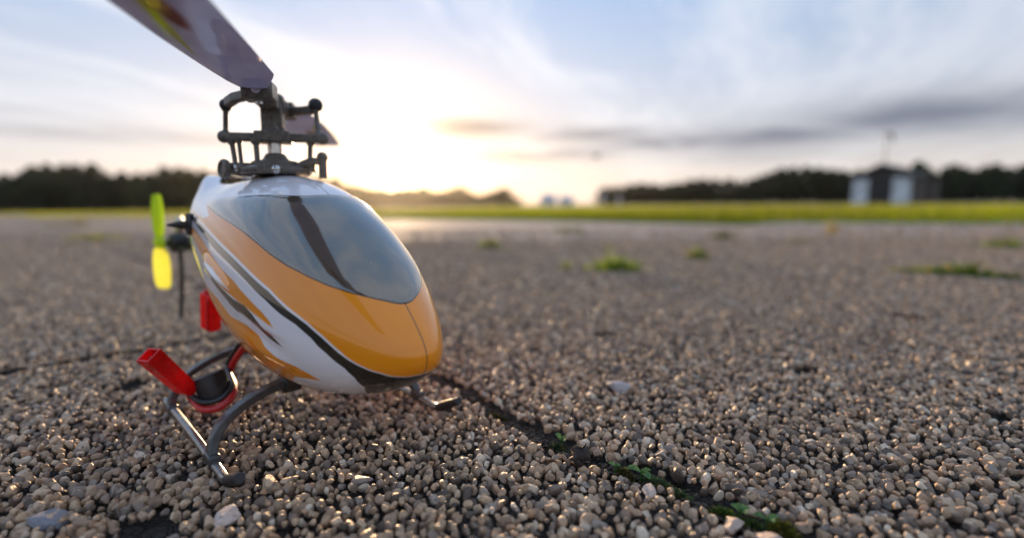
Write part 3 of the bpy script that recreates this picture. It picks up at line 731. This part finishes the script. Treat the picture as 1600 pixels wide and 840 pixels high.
# belly bracket + landing gear
m = MB(); m.box((25, 0, 12.6), (5.5, 17, 2.2)); m.box((-12, 0, 14.5), (5.5, 15, 2.2)); m.box((7, 0, 15), (40, 6, 2.0)); m.box((25, -6.5, 11.9), (4.2, 4.4, 3.6)); m.box((25, 6.5, 11.9), (4.2, 4.4, 3.6)); m.box((-12, -6, 13.6), (4, 4.4, 3.4)); m.box((-12, 6, 13.6), (4, 4.4, 3.4))
m.box((26, -3.2, 13.6), (9, 3, 2.4)); m.box((-12, 0, 22), (4, 6, 14))
m.build('belly_bracket', M_black, heli, bevel=.4)
for sg in (-1, 1):
    for (x0, x1, z0) in ((25, 32.5, 12.4), (-12, -7.0, 13.6)):
        path = []
        for i in range(15):
            t = i/14; th = t*math.pi/2
            path.append((x0+(x1-x0)*t**1.4, sg*(6.5+20.4*math.sin(th)**1.15), 1.4+(z0-1.4)*math.cos(th)**.85))
        m = MB(); m.strip(path, (1, 0, 0), [3.4-.7*(i/14) for i in range(15)], [2.1-.4*math.sin(i/14*math.pi) for i in range(15)])
        m.build('strut', M_gear, heli, bevel=.3)
    y = sg*26.9
    m = MB(); m.tube([(-14.5, y, 2.0), (-13.5, y, 1.75), (0, y, 1.6), (20, y, 1.35), (38, y, .65), (41, y, .35), (43.2, y, .85), (51.5, y, 4.95)], [.95, 1.05, 1.05, 1.05, 1.05, 1.1, 1.1, .95], 12)
    sk = m.build('skid', M_rod, heli, angle=60)
    m = MB(); m.tube([(43.2, y, .8), (46, y, 2.2), (52, y, 5.0)], [1.2, 1.2, 1.05], 12); m.build('skid_tip', M_rubber, sk)
    for x in (-7.0, 32.5):
        m = MB(); m.box((x, y, 1.7), (4.4, 2.6, 2.5)); m.build('skid_clip', M_gear, sk, bevel=.5)
# power lead: red connector, looped wire, black cap
cen = Vector((4.6, -19.4, 9.2))
ax = Vector((-.25, -.22, .94)).normalized()
A_, B_ = Vector((6.6, -33.0, 21.2)), Vector((3.4, -24.2, 8.2)); dr = (A_-B_).normalized()
uu = Vector((.9, .35, .1)); uu = (uu-dr*uu.dot(dr)).normalized(); vv = dr.cross(uu)
m = MB()
def rect(c, a, b): return [c+uu*a*x+vv*b*y for x, y in ((-1, -1), (1, -1), (1, 1), (-1, 1))]
Ls = [rect(B_, 1.5, .9), rect(B_+dr*2.0, 2.0, 1.7), rect(B_+dr*3.0, 2.05, 1.9), rect(A_, 2.3, 2.1), rect(A_, 1.75, 1.55), rect(A_-dr*5, 1.6, 1.4)]
V = [p for L_ in Ls for p in L_]; F = [(3, 2, 1, 0), (20, 21, 22, 23)]
for i in range(5):
    for k in range(4): a, b = i*4+k, i*4+(k+1) % 4; F.append((a, b, b+4, a+4))
m.add(V, F); con = m.build('battery_connector', M_red, heli, bevel=.15, label='red socket housing with an open end')
for q in (-.75, .75):
    m = MB(); m.tube([A_-dr*5+uu*q, A_-dr*1.2+uu*q], .42, 8); m.build('contact_pin', M_steel, con)
m = MB()
m.tube([B_+dr*.8, (4.0, -23.9, 6.2), (7.5, -22.8, 4.6), (10.6, -20.0, 4.9), (10.2, -16.4, 6.8), (5, -14.4, 8.0), (-2.5, -13.2, 9.2), (-1.5, -12.2, 12.6), (3.4, -11.0, 17.2), (8, -8, 23)], 1.0, 10, True)
m.build('red_wire', M_redwire, heli)
m = MB(); m.tube([B_+dr*1.2+uu*.6, (4.4, -24.3, 7.8), (7.8, -22.6, 6.4), (9.8, -19.5, 6.7), (9.0, -16.4, 8.4), (4.4, -14.6, 9.6), (-2.8, -13.6, 10.8), (-2.2, -12.6, 14.0), (2.4, -11.4, 18.6), (7, -8.4, 24)], .75, 10, True)
m.build('black_wire', M_wire, heli)
m = MB(); m.lathe([(3.4, -3.2), (3.9, -2.9), (4.0, -2.4), (3.9, 2.6), (3.7, 3.2), (3.2, 3.4), (.2, 3.45)], cen, ax, 28); m.build('cable_ring', M_rubber, heli)
# small hanging servo plug
m = MB(); q = Matrix.Rotation(R(14), 3, 'Y') @ Matrix.Rotation(R(22), 3, 'Z'); c0 = Vector((-21.5, -12.2, 24.6))
m.box(c0, (5.2, 3.4, 11.8), q); m.box(c0+q @ Vector((1.2, -1.9, -.5)), (1.3, .8, 10.4), q); m.box(c0+q @ Vector((0, 0, 6.2)), (3.6, 2.2, 1.6), q)
m.build('red_plug', M_red, heli, bevel=.3)
m = MB(); m.tube([c0+q @ Vector((0, 0, 5.8)), c0+q @ Vector((.6, .4, 8.5)), (-14, -10, 35.5), (-4, -7, 38)], 1.0, 8, True); m.build('plug_wire', M_wire, heli)

# rotor head; b along the blade that points to the camera, p across it
bd = Vector((.853, -.522, 0)); pd = Vector((.522, .853, 0)); O = Vector((7, 0, 0))
def hp(r, p, z): return O+bd*r+pd*p+Vector((0, 0, z))
rotH = Matrix((bd, pd, (0, 0, 1))).transposed()
m = MB(); m.tube([(7, 0, 40), (7, 0, 84)], 1.9, 16); m.build('main_shaft', M_steel, heli)
m = MB(); m.lathe([(2.3, 74.4), (3.4, 75), (3.5, 77), (2.5, 79), (2.5, 83), (3.2, 84.2), (3.2, 86.4), (2.4, 87.2), (.3, 87.3)], (7, 0, 0)); m.box(hp(0, 0, 84.8), (12, 4.6, 4.2), rotH); m.box(hp(0, 0, 80.5), (4.6, 5.4, 8), rotH)
m.build('rotor_hub', M_head, heli, bevel=.35)
m = MB(); m.tube([hp(-17, 0, 85), hp(17, 0, 85)], 1.1, 10); m.build('spindle', M_steel, heli)
m = MB(); m.box(hp(0, 0, 75.6), (3.0, 26, 2.2), rotH); m.box(hp(0, 0, 75.6), (7, 9, 3.0), rotH)
m.ball(hp(0, -12.6, 75.6), 1.7); m.ball(hp(0, 12.6, 75.6), 1.7); m.build('follower_arm', M_head, heli, bevel=.45)
for sg in (1, -1):
    m = MB(); m.lathe([(2.0, 6.2), (2.9, 6.6), (3.0, 10.0), (2.6, 11)], O+Vector((0, 0, 85)), bd*sg, 16)
    m.box(hp(sg*13.4, 0, 85), (6.6, 7.2, 4.4), rotH)
    gp = m.build('blade_grip', M_head, heli, bevel=.5)
    m = MB(); m.strip([hp(sg*11, -sg*3.4, 84.6), hp(sg*8, -sg*7, 84.4), hp(sg*3, -sg*10.2, 84.0)], (0, 0, 1), 2.4, 2.2); m.build('grip_arm', M_head, gp, bevel=.4)
    m = MB(); m.ball(hp(sg*2.2, -sg*10.9, 83.6 if sg > 0 else 85), 1.6 if sg > 0 else 2.0, 14); m.build('grip_ball', M_rubber, gp)
    m = MB(); m.tube([hp(sg*14.5, 0, 81.9), hp(sg*14.5, 0, 88.1)], .9, 8); m.build('blade_bolt', M_steel, gp)
def rod(a, b, name='link_rod', r=.66):
    m = MB(); a = Vector(a); b = Vector(b); m.tube([a, a.lerp(b, .12), a.lerp(b, .2), a.lerp(b, .8), a.lerp(b, .88), b], [r*1.9, r*1.8, r, r, r*1.8, r*1.9], 10); m.build(name, M_head, heli)
rod(hp(2, -11, 83.4), hp(0, -12.2, 75.8)); rod(hp(-2.2, 10.9, 84.4), hp(0, 11.6, 75.8))
rod(hp(0, -10.8, 75), hp(2, -9.6, 67)); rod(hp(3, -8.2, 75), hp(3.5, -7.8, 67), r=.55); rod(hp(4, -3.8, 74.6), hp(4.5, -3.6, 67), r=.7); rod(hp(0, 9.4, 75), hp(1, 8.8, 67))
m = MB(); m.lathe([(3, 65.2), (8.5, 65.4), (9.4, 66.2), (9.4, 67.2), (8, 67.6), (6.2, 67.7), (6.2, 69.0), (3.4, 69.6), (2.4, 71.2), (1.7, 71.4)], (7, 0, 0), (0, 0, 1), 26)
m.box(hp(0, -1, 67.5), (5, 23, 2.2), rotH); m.box(hp(1, 0, 66.4), (21, 4.5, 2.0), rotH); sw = m.build('swashplate', M_head, heli, bevel=.3)
for p_ in (hp(2, -9.6, 67.2), hp(1, 8.8, 67.2), hp(4.5, -3.6, 67), hp(10.6, 2, 66.4)):
    m = MB(); m.ball(p_, 1.25); m.build('ball_joint', M_steel, sw)
m = MB(); c0 = hp(2.5, -12.4, 66.9); m.lathe([(1.0, -.8), (2.3, -.8), (2.6, -.4), (2.6, .4), (2.3, .8), (1.7, .85), (1.5, .4), (.5, .5)], c0, (.15, -.985, .05), 20); m.tube([c0, hp(1, -6, 65.8)], 1.0, 8); m.build('servo_horn', M_head, heli)
m = MB(); m.tube([hp(3, 4, 65.4), hp(3, 7.5, 68.3), hp(3, 9.6, 69.2), hp(3, 12.2, 69.0)], 1.0, 8); m.tube([hp(3, 12.6, 64.6), hp(3, 12.6, 70.6)], 1.1, 10); m.ball(hp(3, 12.6, 70.2), 1.5); m.build('guide_arm', M_head, heli)
m = MB(); m.box((-4, 0, 62), (14, 8, 6)); m.box((7, 0, 62.5), (9, 11, 5)); m.build('servo_block', M_black, heli, bevel=.5)
# main blades
def blade(name):
    st = [(13, -2.6, 2.6, 1.6), (16.5, -4.6, 2.4, 1.9), (21, -5.6, 3.9, 1.9), (28, -6.4, 6.2, 1.8), (32, -6.7, 7.3, 1.7), (33.5, -6.8, 7.5, 1.6), (50, -7.6, 7.6, 1.5), (70, -7.7, 7.6, 1.3), (95, -7.4, 7.3, 1.1), (110, -7.0, 7.0, 1.0), (117.5, -6.6, 5.6, .8), (119, -6.2, 5.0, .5)]
    prof = [(0, 0), (.06, .62), (.2, 1), (.4, 1.0), (.65, .68), (.88, .22), (1, .06), (.88, -.12), (.65, -.28), (.4, -.42), (.2, -.45), (.06, -.34)]
    V = []; F = []; n = len(prof)
    for r_, a, b, t in st:
        pit = R(7-5*r_/119)
        for u, h in prof:
            y = a+(b-a)*u; z = h*t*.6; V.append((r_, y*math.cos(pit)-z*math.sin(pit)*0+z*0, z+(-y)*math.sin(pit)*(-1)*-1))
    for i in range(len(st)-1):
        for k in range(n): p, q = i*n+k, i*n+(k+1) % n; F.append((p, q, q+n, p+n))
    F.append(tuple(range(n))[::-1]); F.append(tuple(range((len(st)-1)*n, len(st)*n)))
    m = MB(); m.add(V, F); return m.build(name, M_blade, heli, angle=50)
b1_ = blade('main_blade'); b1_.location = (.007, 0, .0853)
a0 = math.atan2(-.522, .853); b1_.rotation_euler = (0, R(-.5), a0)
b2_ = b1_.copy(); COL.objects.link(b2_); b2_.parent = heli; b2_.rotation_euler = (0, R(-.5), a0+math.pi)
# tail
m = MB(); m.tube([(-18, 0, 44.5), (-98, -1.5, 41.5)], 1.5, 12); m.build('tail_boom', M_carbon, heli)
m = MB(); m.lathe([(2.5, -3), (3.9, -2.6), (4.1, 3.6), (3.2, 4.2), (1.4, 4.6), (1.4, 5.6)], (-99, -3, 41.8), (0, -1, 0), 18); m.box((-97, -2, 41.6), (8, 3.6, 5)); tm = m.build('tail_motor', M_black, heli, bevel=.3)
m = MB(); m.lathe([(.9, 0), (.9, 3.6)], (-99, -7.2, 41.9), (0, -1, 0), 10); m.build('tail_shaft', M_steel, tm)
m = MB(); m.lathe([(1.0, 0), (1.7, .6), (2.0, 4), (1.5, 8), (.8, 9.6)], (-101, -3, 43.5), (.1, .05, 1), 12); m.build('tail_cap', M_steel, tm)
m = MB(); m.strip([(-99.5, -3.4, 40), (-101, -3.4, 28), (-105, -3.6, 16), (-108, -3.8, 8.0)], (1, 0, 0), [3.2, 3.0, 2.8, 2.6], 1.5); m.build('tail_strut', M_gear, heli, bevel=.2)
m = MB(); m.strip([(-97, -4.5, 39.6), (-95, 0, 39.2), (-93, 4, 39.4), (-91, 7.5, 40.4)], (1, 0, 0), [7, 10, 9, 4], 1.0); m.build('tail_fin', plain('olive_fin', (.10, .11, .035), .5), heli, bevel=.2)
hub = Vector((-98.3, -10.6, 42.4))
m = MB(); m.lathe([(.6, -1.7), (2.4, -1.4), (2.6, 0), (2.4, 1.5), (.6, 2.4)], hub, (0, -1, 0), 16); tr_ = m.build('tail_rotor', M_tail, heli)
for sgn, mt in ((1, M_tail), (-1, M_tail2)):
    V = []; F = []; secs = [(1.5, 1.6, 45), (4, 2.9, 48), (8, 3.6, 45), (13, 3.8, 42), (17, 3.6, 40), (19.0, 3.0, 39), (19.8, 2.2, 39)]
    tilt = R(4)
    for r_, hw, pit in secs:
        for w in (-1, -.4, .4, 1):
            for hz in (-.35, .35):
                th_ = hz*(1-.7*w*w); xx = hw*w*math.cos(R(pit)); yy = -hw*w*math.sin(R(pit))*sgn
                zz_ = sgn*r_; V.append((hub.x+xx*math.cos(tilt)+zz_*math.sin(tilt), hub.y+yy+th_, hub.z-xx*math.sin(tilt)+zz_*math.cos(tilt)))
    for i in range(len(secs)-1):
        o_ = i*8
        for k in range(3):
            a, b = o_+2*k, o_+2*k+2; F += [(a, b, b+8, a+8), (a+1, a+9, b+9, b+1)]
        F += [(o_, o_+8, o_+9, o_+1), (o_+6, o_+7, o_+15, o_+14)]
    e = (len(secs)-1)*8; F += [(0, 1, 3, 2), (2, 3, 5, 4), (4, 5, 7, 6), (e, e+2, e+3, e+1), (e+2, e+4, e+5, e+3), (e+4, e+6, e+7, e+5)]
    m = MB(); m.add(V, F); m.build('tail_blade', mt, tr_, angle=60, label='yellow lower tail rotor blade' if sgn < 0 else 'yellow-green upper tail rotor blade')

# ------------------------------------------------------------------ background: hut, huts, posts, mast
def px2w(px, dist):                       # bearing of a picture column at a given depth
    return (px-800)/FPX*dist
def wood(name, c):
    g = G(name); v = g.obj(); w = g.n('ShaderNodeTexNoise'); g.l(v, w, 'Vector'); g.l(4.0, w, 'Scale')
    cc = g.mix(g.ss(w.outputs[0], .3, .7), tuple(x*.75 for x in c), tuple(min(1, x*1.2) for x in c)); return g.done(g.pbr(Base_Color=cc, Roughness=.75))
M_white = wood('white_boards', (.72, .74, .76)); M_dark = wood('dark_boards', (.04, .035, .035)); M_brown = wood('brown_boards', (.055, .040, .032)); M_roof = wood('roof_felt', (.035, .03, .03))
D = 26.0; hx = px2w(1370, D)
hut = thing('hut', 'dark gabled hut with two white door panels at its front, before the right-hand trees', 'hut', (hx, D, -.27), R(-50))
hut.scale = (.73, .8, .80)
m = MB(1)
w2, dp = 1.66, 4.0
for x0 in (-w2, w2): m.box((x0, dp/2, .95), (.10, dp, 1.9))
m.box((0, dp, .95), (2*w2-.1, .1, 1.9)); m.build('wall', M_brown, hut)
m = MB(1); m.add([(-w2-.05, 0, 1.9), (w2+.05, 0, 1.9), (0, 0, 2.62), (-w2-.05, .1, 1.9), (w2+.05, .1, 1.9), (0, .1, 2.62)], [(0, 1, 2), (5, 4, 3), (0, 3, 4, 1), (1, 4, 5, 2), (2, 5, 3, 0)]); m.build('gable', M_dark, hut, smooth=False)
for i, x0 in enumerate(np.linspace(-.62, .62, 6)):
    m = MB(1); m.box((x0, .06, .95), (.225, .05, 1.86)); m.build('door_board', M_dark, hut)
for x0, wd in ((-1.2, .95), (1.2, 1.02)):
    m = MB(1); m.box((x0, -.02, .93), (wd, .07, 1.86)); pn = m.build('white_panel', M_white, hut)
    for zr in (1.55, .35):
        m = MB(1); m.box((x0, -.075, zr), (wd, .03, .1)); m.build('cross_rail', M_white, pn)
for sg in (-1, 1):
    m = MB(1); m.add([(0, -.25, 2.70), (sg*(w2+.25), -.25, 1.90), (sg*(w2+.25), dp+.2, 1.90), (0, dp+.2, 2.70), (0, -.25, 2.80), (sg*(w2+.25), -.25, 1.98), (sg*(w2+.25), dp+.2, 1.98), (0, dp+.2, 2.80)], [(0, 1, 2, 3), (7, 6, 5, 4), (0, 4, 5, 1), (1, 5, 6, 2), (2, 6, 7, 3), (3, 7, 4, 0)]); m.build('roof_slope', M_roof, hut, smooth=False)
# lean-to at its right
sh = thing('shed', 'low brown lean-to shed against the right side of the hut', 'shed', (px2w(1432, 29.5), 29.5, -.27), R(-50))
sh.scale = (.55, .8, .88)
m = MB(1); m.box((0, 1.2, .85), (1.9, 2.2, 1.7)); m.build('wall', M_brown, sh)
m = MB(1); m.add([(-1.1, -.1, 1.95), (1.15, -.1, 1.72), (1.15, 2.5, 1.72), (-1.1, 2.5, 1.95), (-1.1, -.1, 2.02), (1.15, -.1, 1.79), (1.15, 2.5, 1.79), (-1.1, 2.5, 2.02)], [(3, 2, 1, 0), (4, 5, 6, 7), (0, 1, 5, 4), (1, 2, 6, 5), (2, 3, 7, 6), (3, 0, 4, 7)]); m.build('roof', M_roof, sh, smooth=False)
m = MB(1); m.box((-.2, .06, .75), (.8, .06, 1.5)); dd = m.build('door', M_dark, sh); m = MB(1); m.box((.12, .01, .75), (.05, .05, .12)); m.build('handle', M_white, dd)
M_mast = plain('mast_paint', (.16, .15, .15), .5, nscale=5)
mx_ = px2w(1373, 38); mast = thing('mast', 'thin tall mast with a small cross-arm rising behind the hut', 'mast', (mx_, 38, -.3))
m = MB(1); m.tube([(0, 0, 0), (0, 0, 3), (0, 0, 5.6)], [.06, .05, .04], 10); m.build('pole', M_mast, mast)
m = MB(1); m.box((0, 0, 5.3), (.9, .06, .06)); m.build('cross_arm', M_mast, mast)
m = MB(1); m.lathe([(.13, 0), (.11, .3), (.07, .6), (.04, .75)], (.3, 0, 5.35), (.35, 0, -1), 12); m.build('wind_sock', M_mast, mast)
M_pale = plain('pale_sheet', (.62, .64, .68), .5, nscale=3, var=.1)
def pale_hut(px, D, w, h, label):
    t = thing('marquee', label, 'tent', (px2w(px, D), D, float(zground(px2w(px, D), D))))
    m = MB(1); m.add([(-w/2, -w*.3, 0), (w/2, -w*.3, 0), (w/2, w*.3, 0), (-w/2, w*.3, 0), (-w/2, -w*.3, h*.55), (w/2, -w*.3, h*.55), (w/2, w*.3, h*.55), (-w/2, w*.3, h*.55)], [(3, 2, 1, 0), (0, 1, 5, 4), (1, 2, 6, 5), (2, 3, 7, 6), (3, 0, 4, 7)]); m.build('side_wall', M_pale, t, smooth=False)
    m = MB(1); e = .08*w
    m.add([(-w/2-e, -w*.3-e, h*.55), (w/2+e, -w*.3-e, h*.55), (w/2+e, w*.3+e, h*.55), (-w/2-e, w*.3+e, h*.55), (-w*.3, 0, h), (w*.3, 0, h)], [(3, 2, 1, 0), (0, 1, 5, 4), (2, 3, 4, 5), (1, 2, 5), (3, 0, 4)]); m.build('canvas_roof', M_pale, t, smooth=False)
pale_hut(857, 42, 1.35, .95, 'small pale tent left of the gap in the trees, the left of two')
pale_hut(884, 42, 1.30, .78, 'small pale tent in the gap in the trees, the right of two')
def sign_post(px, D, h, label):
    t = thing('post', label, 'post', (px2w(px, D), D, float(zground(px2w(px, D), D))))
    m = MB(1); m.tube([(0, 0, 0), (0, 0, h)], .07, 8); m.build('pole', M_pale, t)
    m = MB(1); m.box((0, -.09, h*.8), (.34, .05, h*.34)); m.build('board', M_pale, t, bevel=.01)
sign_post(941, 40, .95, 'faint white board on a post at the left end of the right-hand trees')
sign_post(966, 34, .55, 'short white board on a post standing in the grass before the right-hand trees')
bx = px2w(931, 30); bird = thing('bird', 'tiny dark bird in the sky above the pale tents', 'bird', (bx, 30, 2.75), R(20))
M_bird = plain('bird_feather', (.03, .03, .03), .8, nscale=50)
m = MB(1); m.lathe([(.01, -.22), (.06, -.12), (.07, .05), (.035, .16), (.01, .22)], (0, 0, 0), (1, 0, .05), 8); m.build('body', M_bird, bird)
for sg in (-1, 1):
    m = MB(1); m.strip([(0, sg*.03, .02), (.0, sg*.25, .10), (-.05, sg*.48, .03)], (1, 0, 0), [.2, .17, .04], [.03, .02, .01]); m.build('wing', M_bird, bird)

# ------------------------------------------------------------------ trees
M_leaf = leaf_mat('tree_leaf', .15, .7); M_bark = wood('bark', (.06, .045, .035))
def crown_mesh(kind):
    n = 900; t = rng.random(n); th = rng.uniform(0, 2*math.pi, n)
    if kind < 2:  rr = .30*np.clip(1-np.abs(2*t-.85)**3.5, .05, 1)**.5*(1+.25*np.sin(th*3+t*9))
    elif kind < 4: rr = .27*np.clip((1-t), .03, 1)**.6*(1+.2*np.sin(th*2+t*14))
    else:         rr = .33*np.clip(np.sin(np.pi*np.clip(t, .02, .99)**.8), .05, 1)*(1+.3*np.sin(th*4+t*6))
    rad_ = rr*rng.uniform(.35, 1.05, n); z = .04+.96*t
    c = np.stack([rad_*np.cos(th), rad_*np.sin(th), z], 1); sz = rng.uniform(.03, .065, n)
    a = rng.normal(size=(n, 3)); a /= np.linalg.norm(a, axis=1, keepdims=True); b = np.cross(a, rng.normal(size=(n, 3))); b /= np.linalg.norm(b, axis=1, keepdims=True)
    V = np.stack([c+a*sz[:, None], c+b*sz[:, None]*.7, c-a*sz[:, None], c-b*sz[:, None]*.7], 1).reshape(-1, 3)
    F = (np.arange(4)[None]+np.arange(n)[:, None]*4)
    tt = rng.random((n, 1)); base = np.array([(.022, .038, .014), (.028, .042, .016), (.016, .030, .014), (.02, .034, .016), (.035, .045, .016)][kind]); cc = base*(.6+.9*tt)
    return fast_mesh('crown', V, F, False, {'col': np.repeat(cc, 4, 0)}, M_leaf)
crowns = [crown_mesh(k) for k in range(5)]
def trunk_mesh():
    m = MB(1); m.tube([(0, 0, -.02), (.005, 0, .3), (0, .01, .62), (.01, 0, .9)], [.028, .022, .014, .005], 7)
    for i in range(5):
        a = i*2.4; z = .25+.12*i; m.tube([(0, 0, z), (.10*math.cos(a), .10*math.sin(a), z+.06), (.19*math.cos(a), .19*math.sin(a), z+.1)], [.010, .007, .003], 5)
    me = bpy.data.meshes.new('trunk'); me.from_pydata(m.V, [], m.F); me.materials.append(M_bark); me.update(); return me
trunk = trunk_mesh()
PROF = [(-400, 266), (-220, 268), (0, 271), (47, 269), (68, 259), (102, 256), (157, 258), (184, 275), (210, 266), (236, 272), (275, 260), (315, 266), (420, 270), (526, 274), (554, 291), (590, 297), (645, 297), (660, 292), (686, 303), (720, 291), (748, 308), (788, 295), (806, 318),
        (940, 296), (981, 290), (1056, 287), (1102, 281), (1163, 285), (1215, 267), (1267, 263), (1300, 270), (1400, 268), (1431, 256), (1447, 270), (1487, 259), (1510, 270), (1544, 259), (1567, 267), (1600, 258), (1800, 262)]
def tree(px, D, top, label, group, kind):
    x = px2w(px, D); yh = 324.5-11*px/1600; zb = float(zground(x, D)); dz = (yh-top)/FPX*D*1.0+EYE
    h = max(dz-zb, .4)
    t = thing('tree', label, 'tree', (x, D, zb), rng.uniform(0, 6.28), group); w = max(h, 3.6)*rng.uniform(1.0, 1.35)
    t.scale = (w, w, h)
    link('crown', crowns[kind], t); link('trunk', trunk, t)
def row(x0, x1, step, D0, D1, drop, label, group, kinds):
    px = x0
    while px < x1:
        top = float(np.interp(px, *zip(*PROF)))+abs(rng.normal(0, 1.5))+drop
        tree(px, rng.uniform(D0, D1), top, label, group, int(rng.choice(kinds)))
        px += step*rng.uniform(.75, 1.25)
LA, GA = 'dark tree in the blurred tree line on the left, behind the tail rotor', 'trees of the left tree line'
LB, GB = 'low tree in the blurred tree line under the setting sun, beyond the nose', 'trees under the setting sun'
LC_, GC = 'dark green tree in the blurred tree line on the right, behind the hut', 'trees of the right tree line'
row(-330, 560, 21, 54, 60, 0, LA, GA, [0, 1, 4]); row(-330, 560, 24, 61, 66, 12, LA, GA, [0, 1, 4])
row(562, 800, 13, 56, 62, -3, LB, GB, [0, 1, 4]); row(566, 796, 16, 62, 66, 5, LB, GB, [0, 4])
row(946, 1900, 18, 52, 58, -3, LC_, GC, [0, 1, 3, 1]); row(950, 1900, 23, 59, 64, 10, LC_, GC, [0, 1, 4])

# ------------------------------------------------------------------ air
HAZE_DENSITY = .0003
m = MB(1); m.box((0, 0, 4.0), (256, 256, 11.0))
g = G('haze_air'); pv = g.n('ShaderNodeVolumePrincipled'); g.l((.95, .93, .90), pv, 'Color'); g.l(HAZE_DENSITY, pv, 'Density'); g.l(.86, pv, 'Anisotropy')
g.t.links.new(pv.outputs[0], g.out.inputs['Volume'])
m.build('haze', g.m, None, smooth=False, kind='stuff')
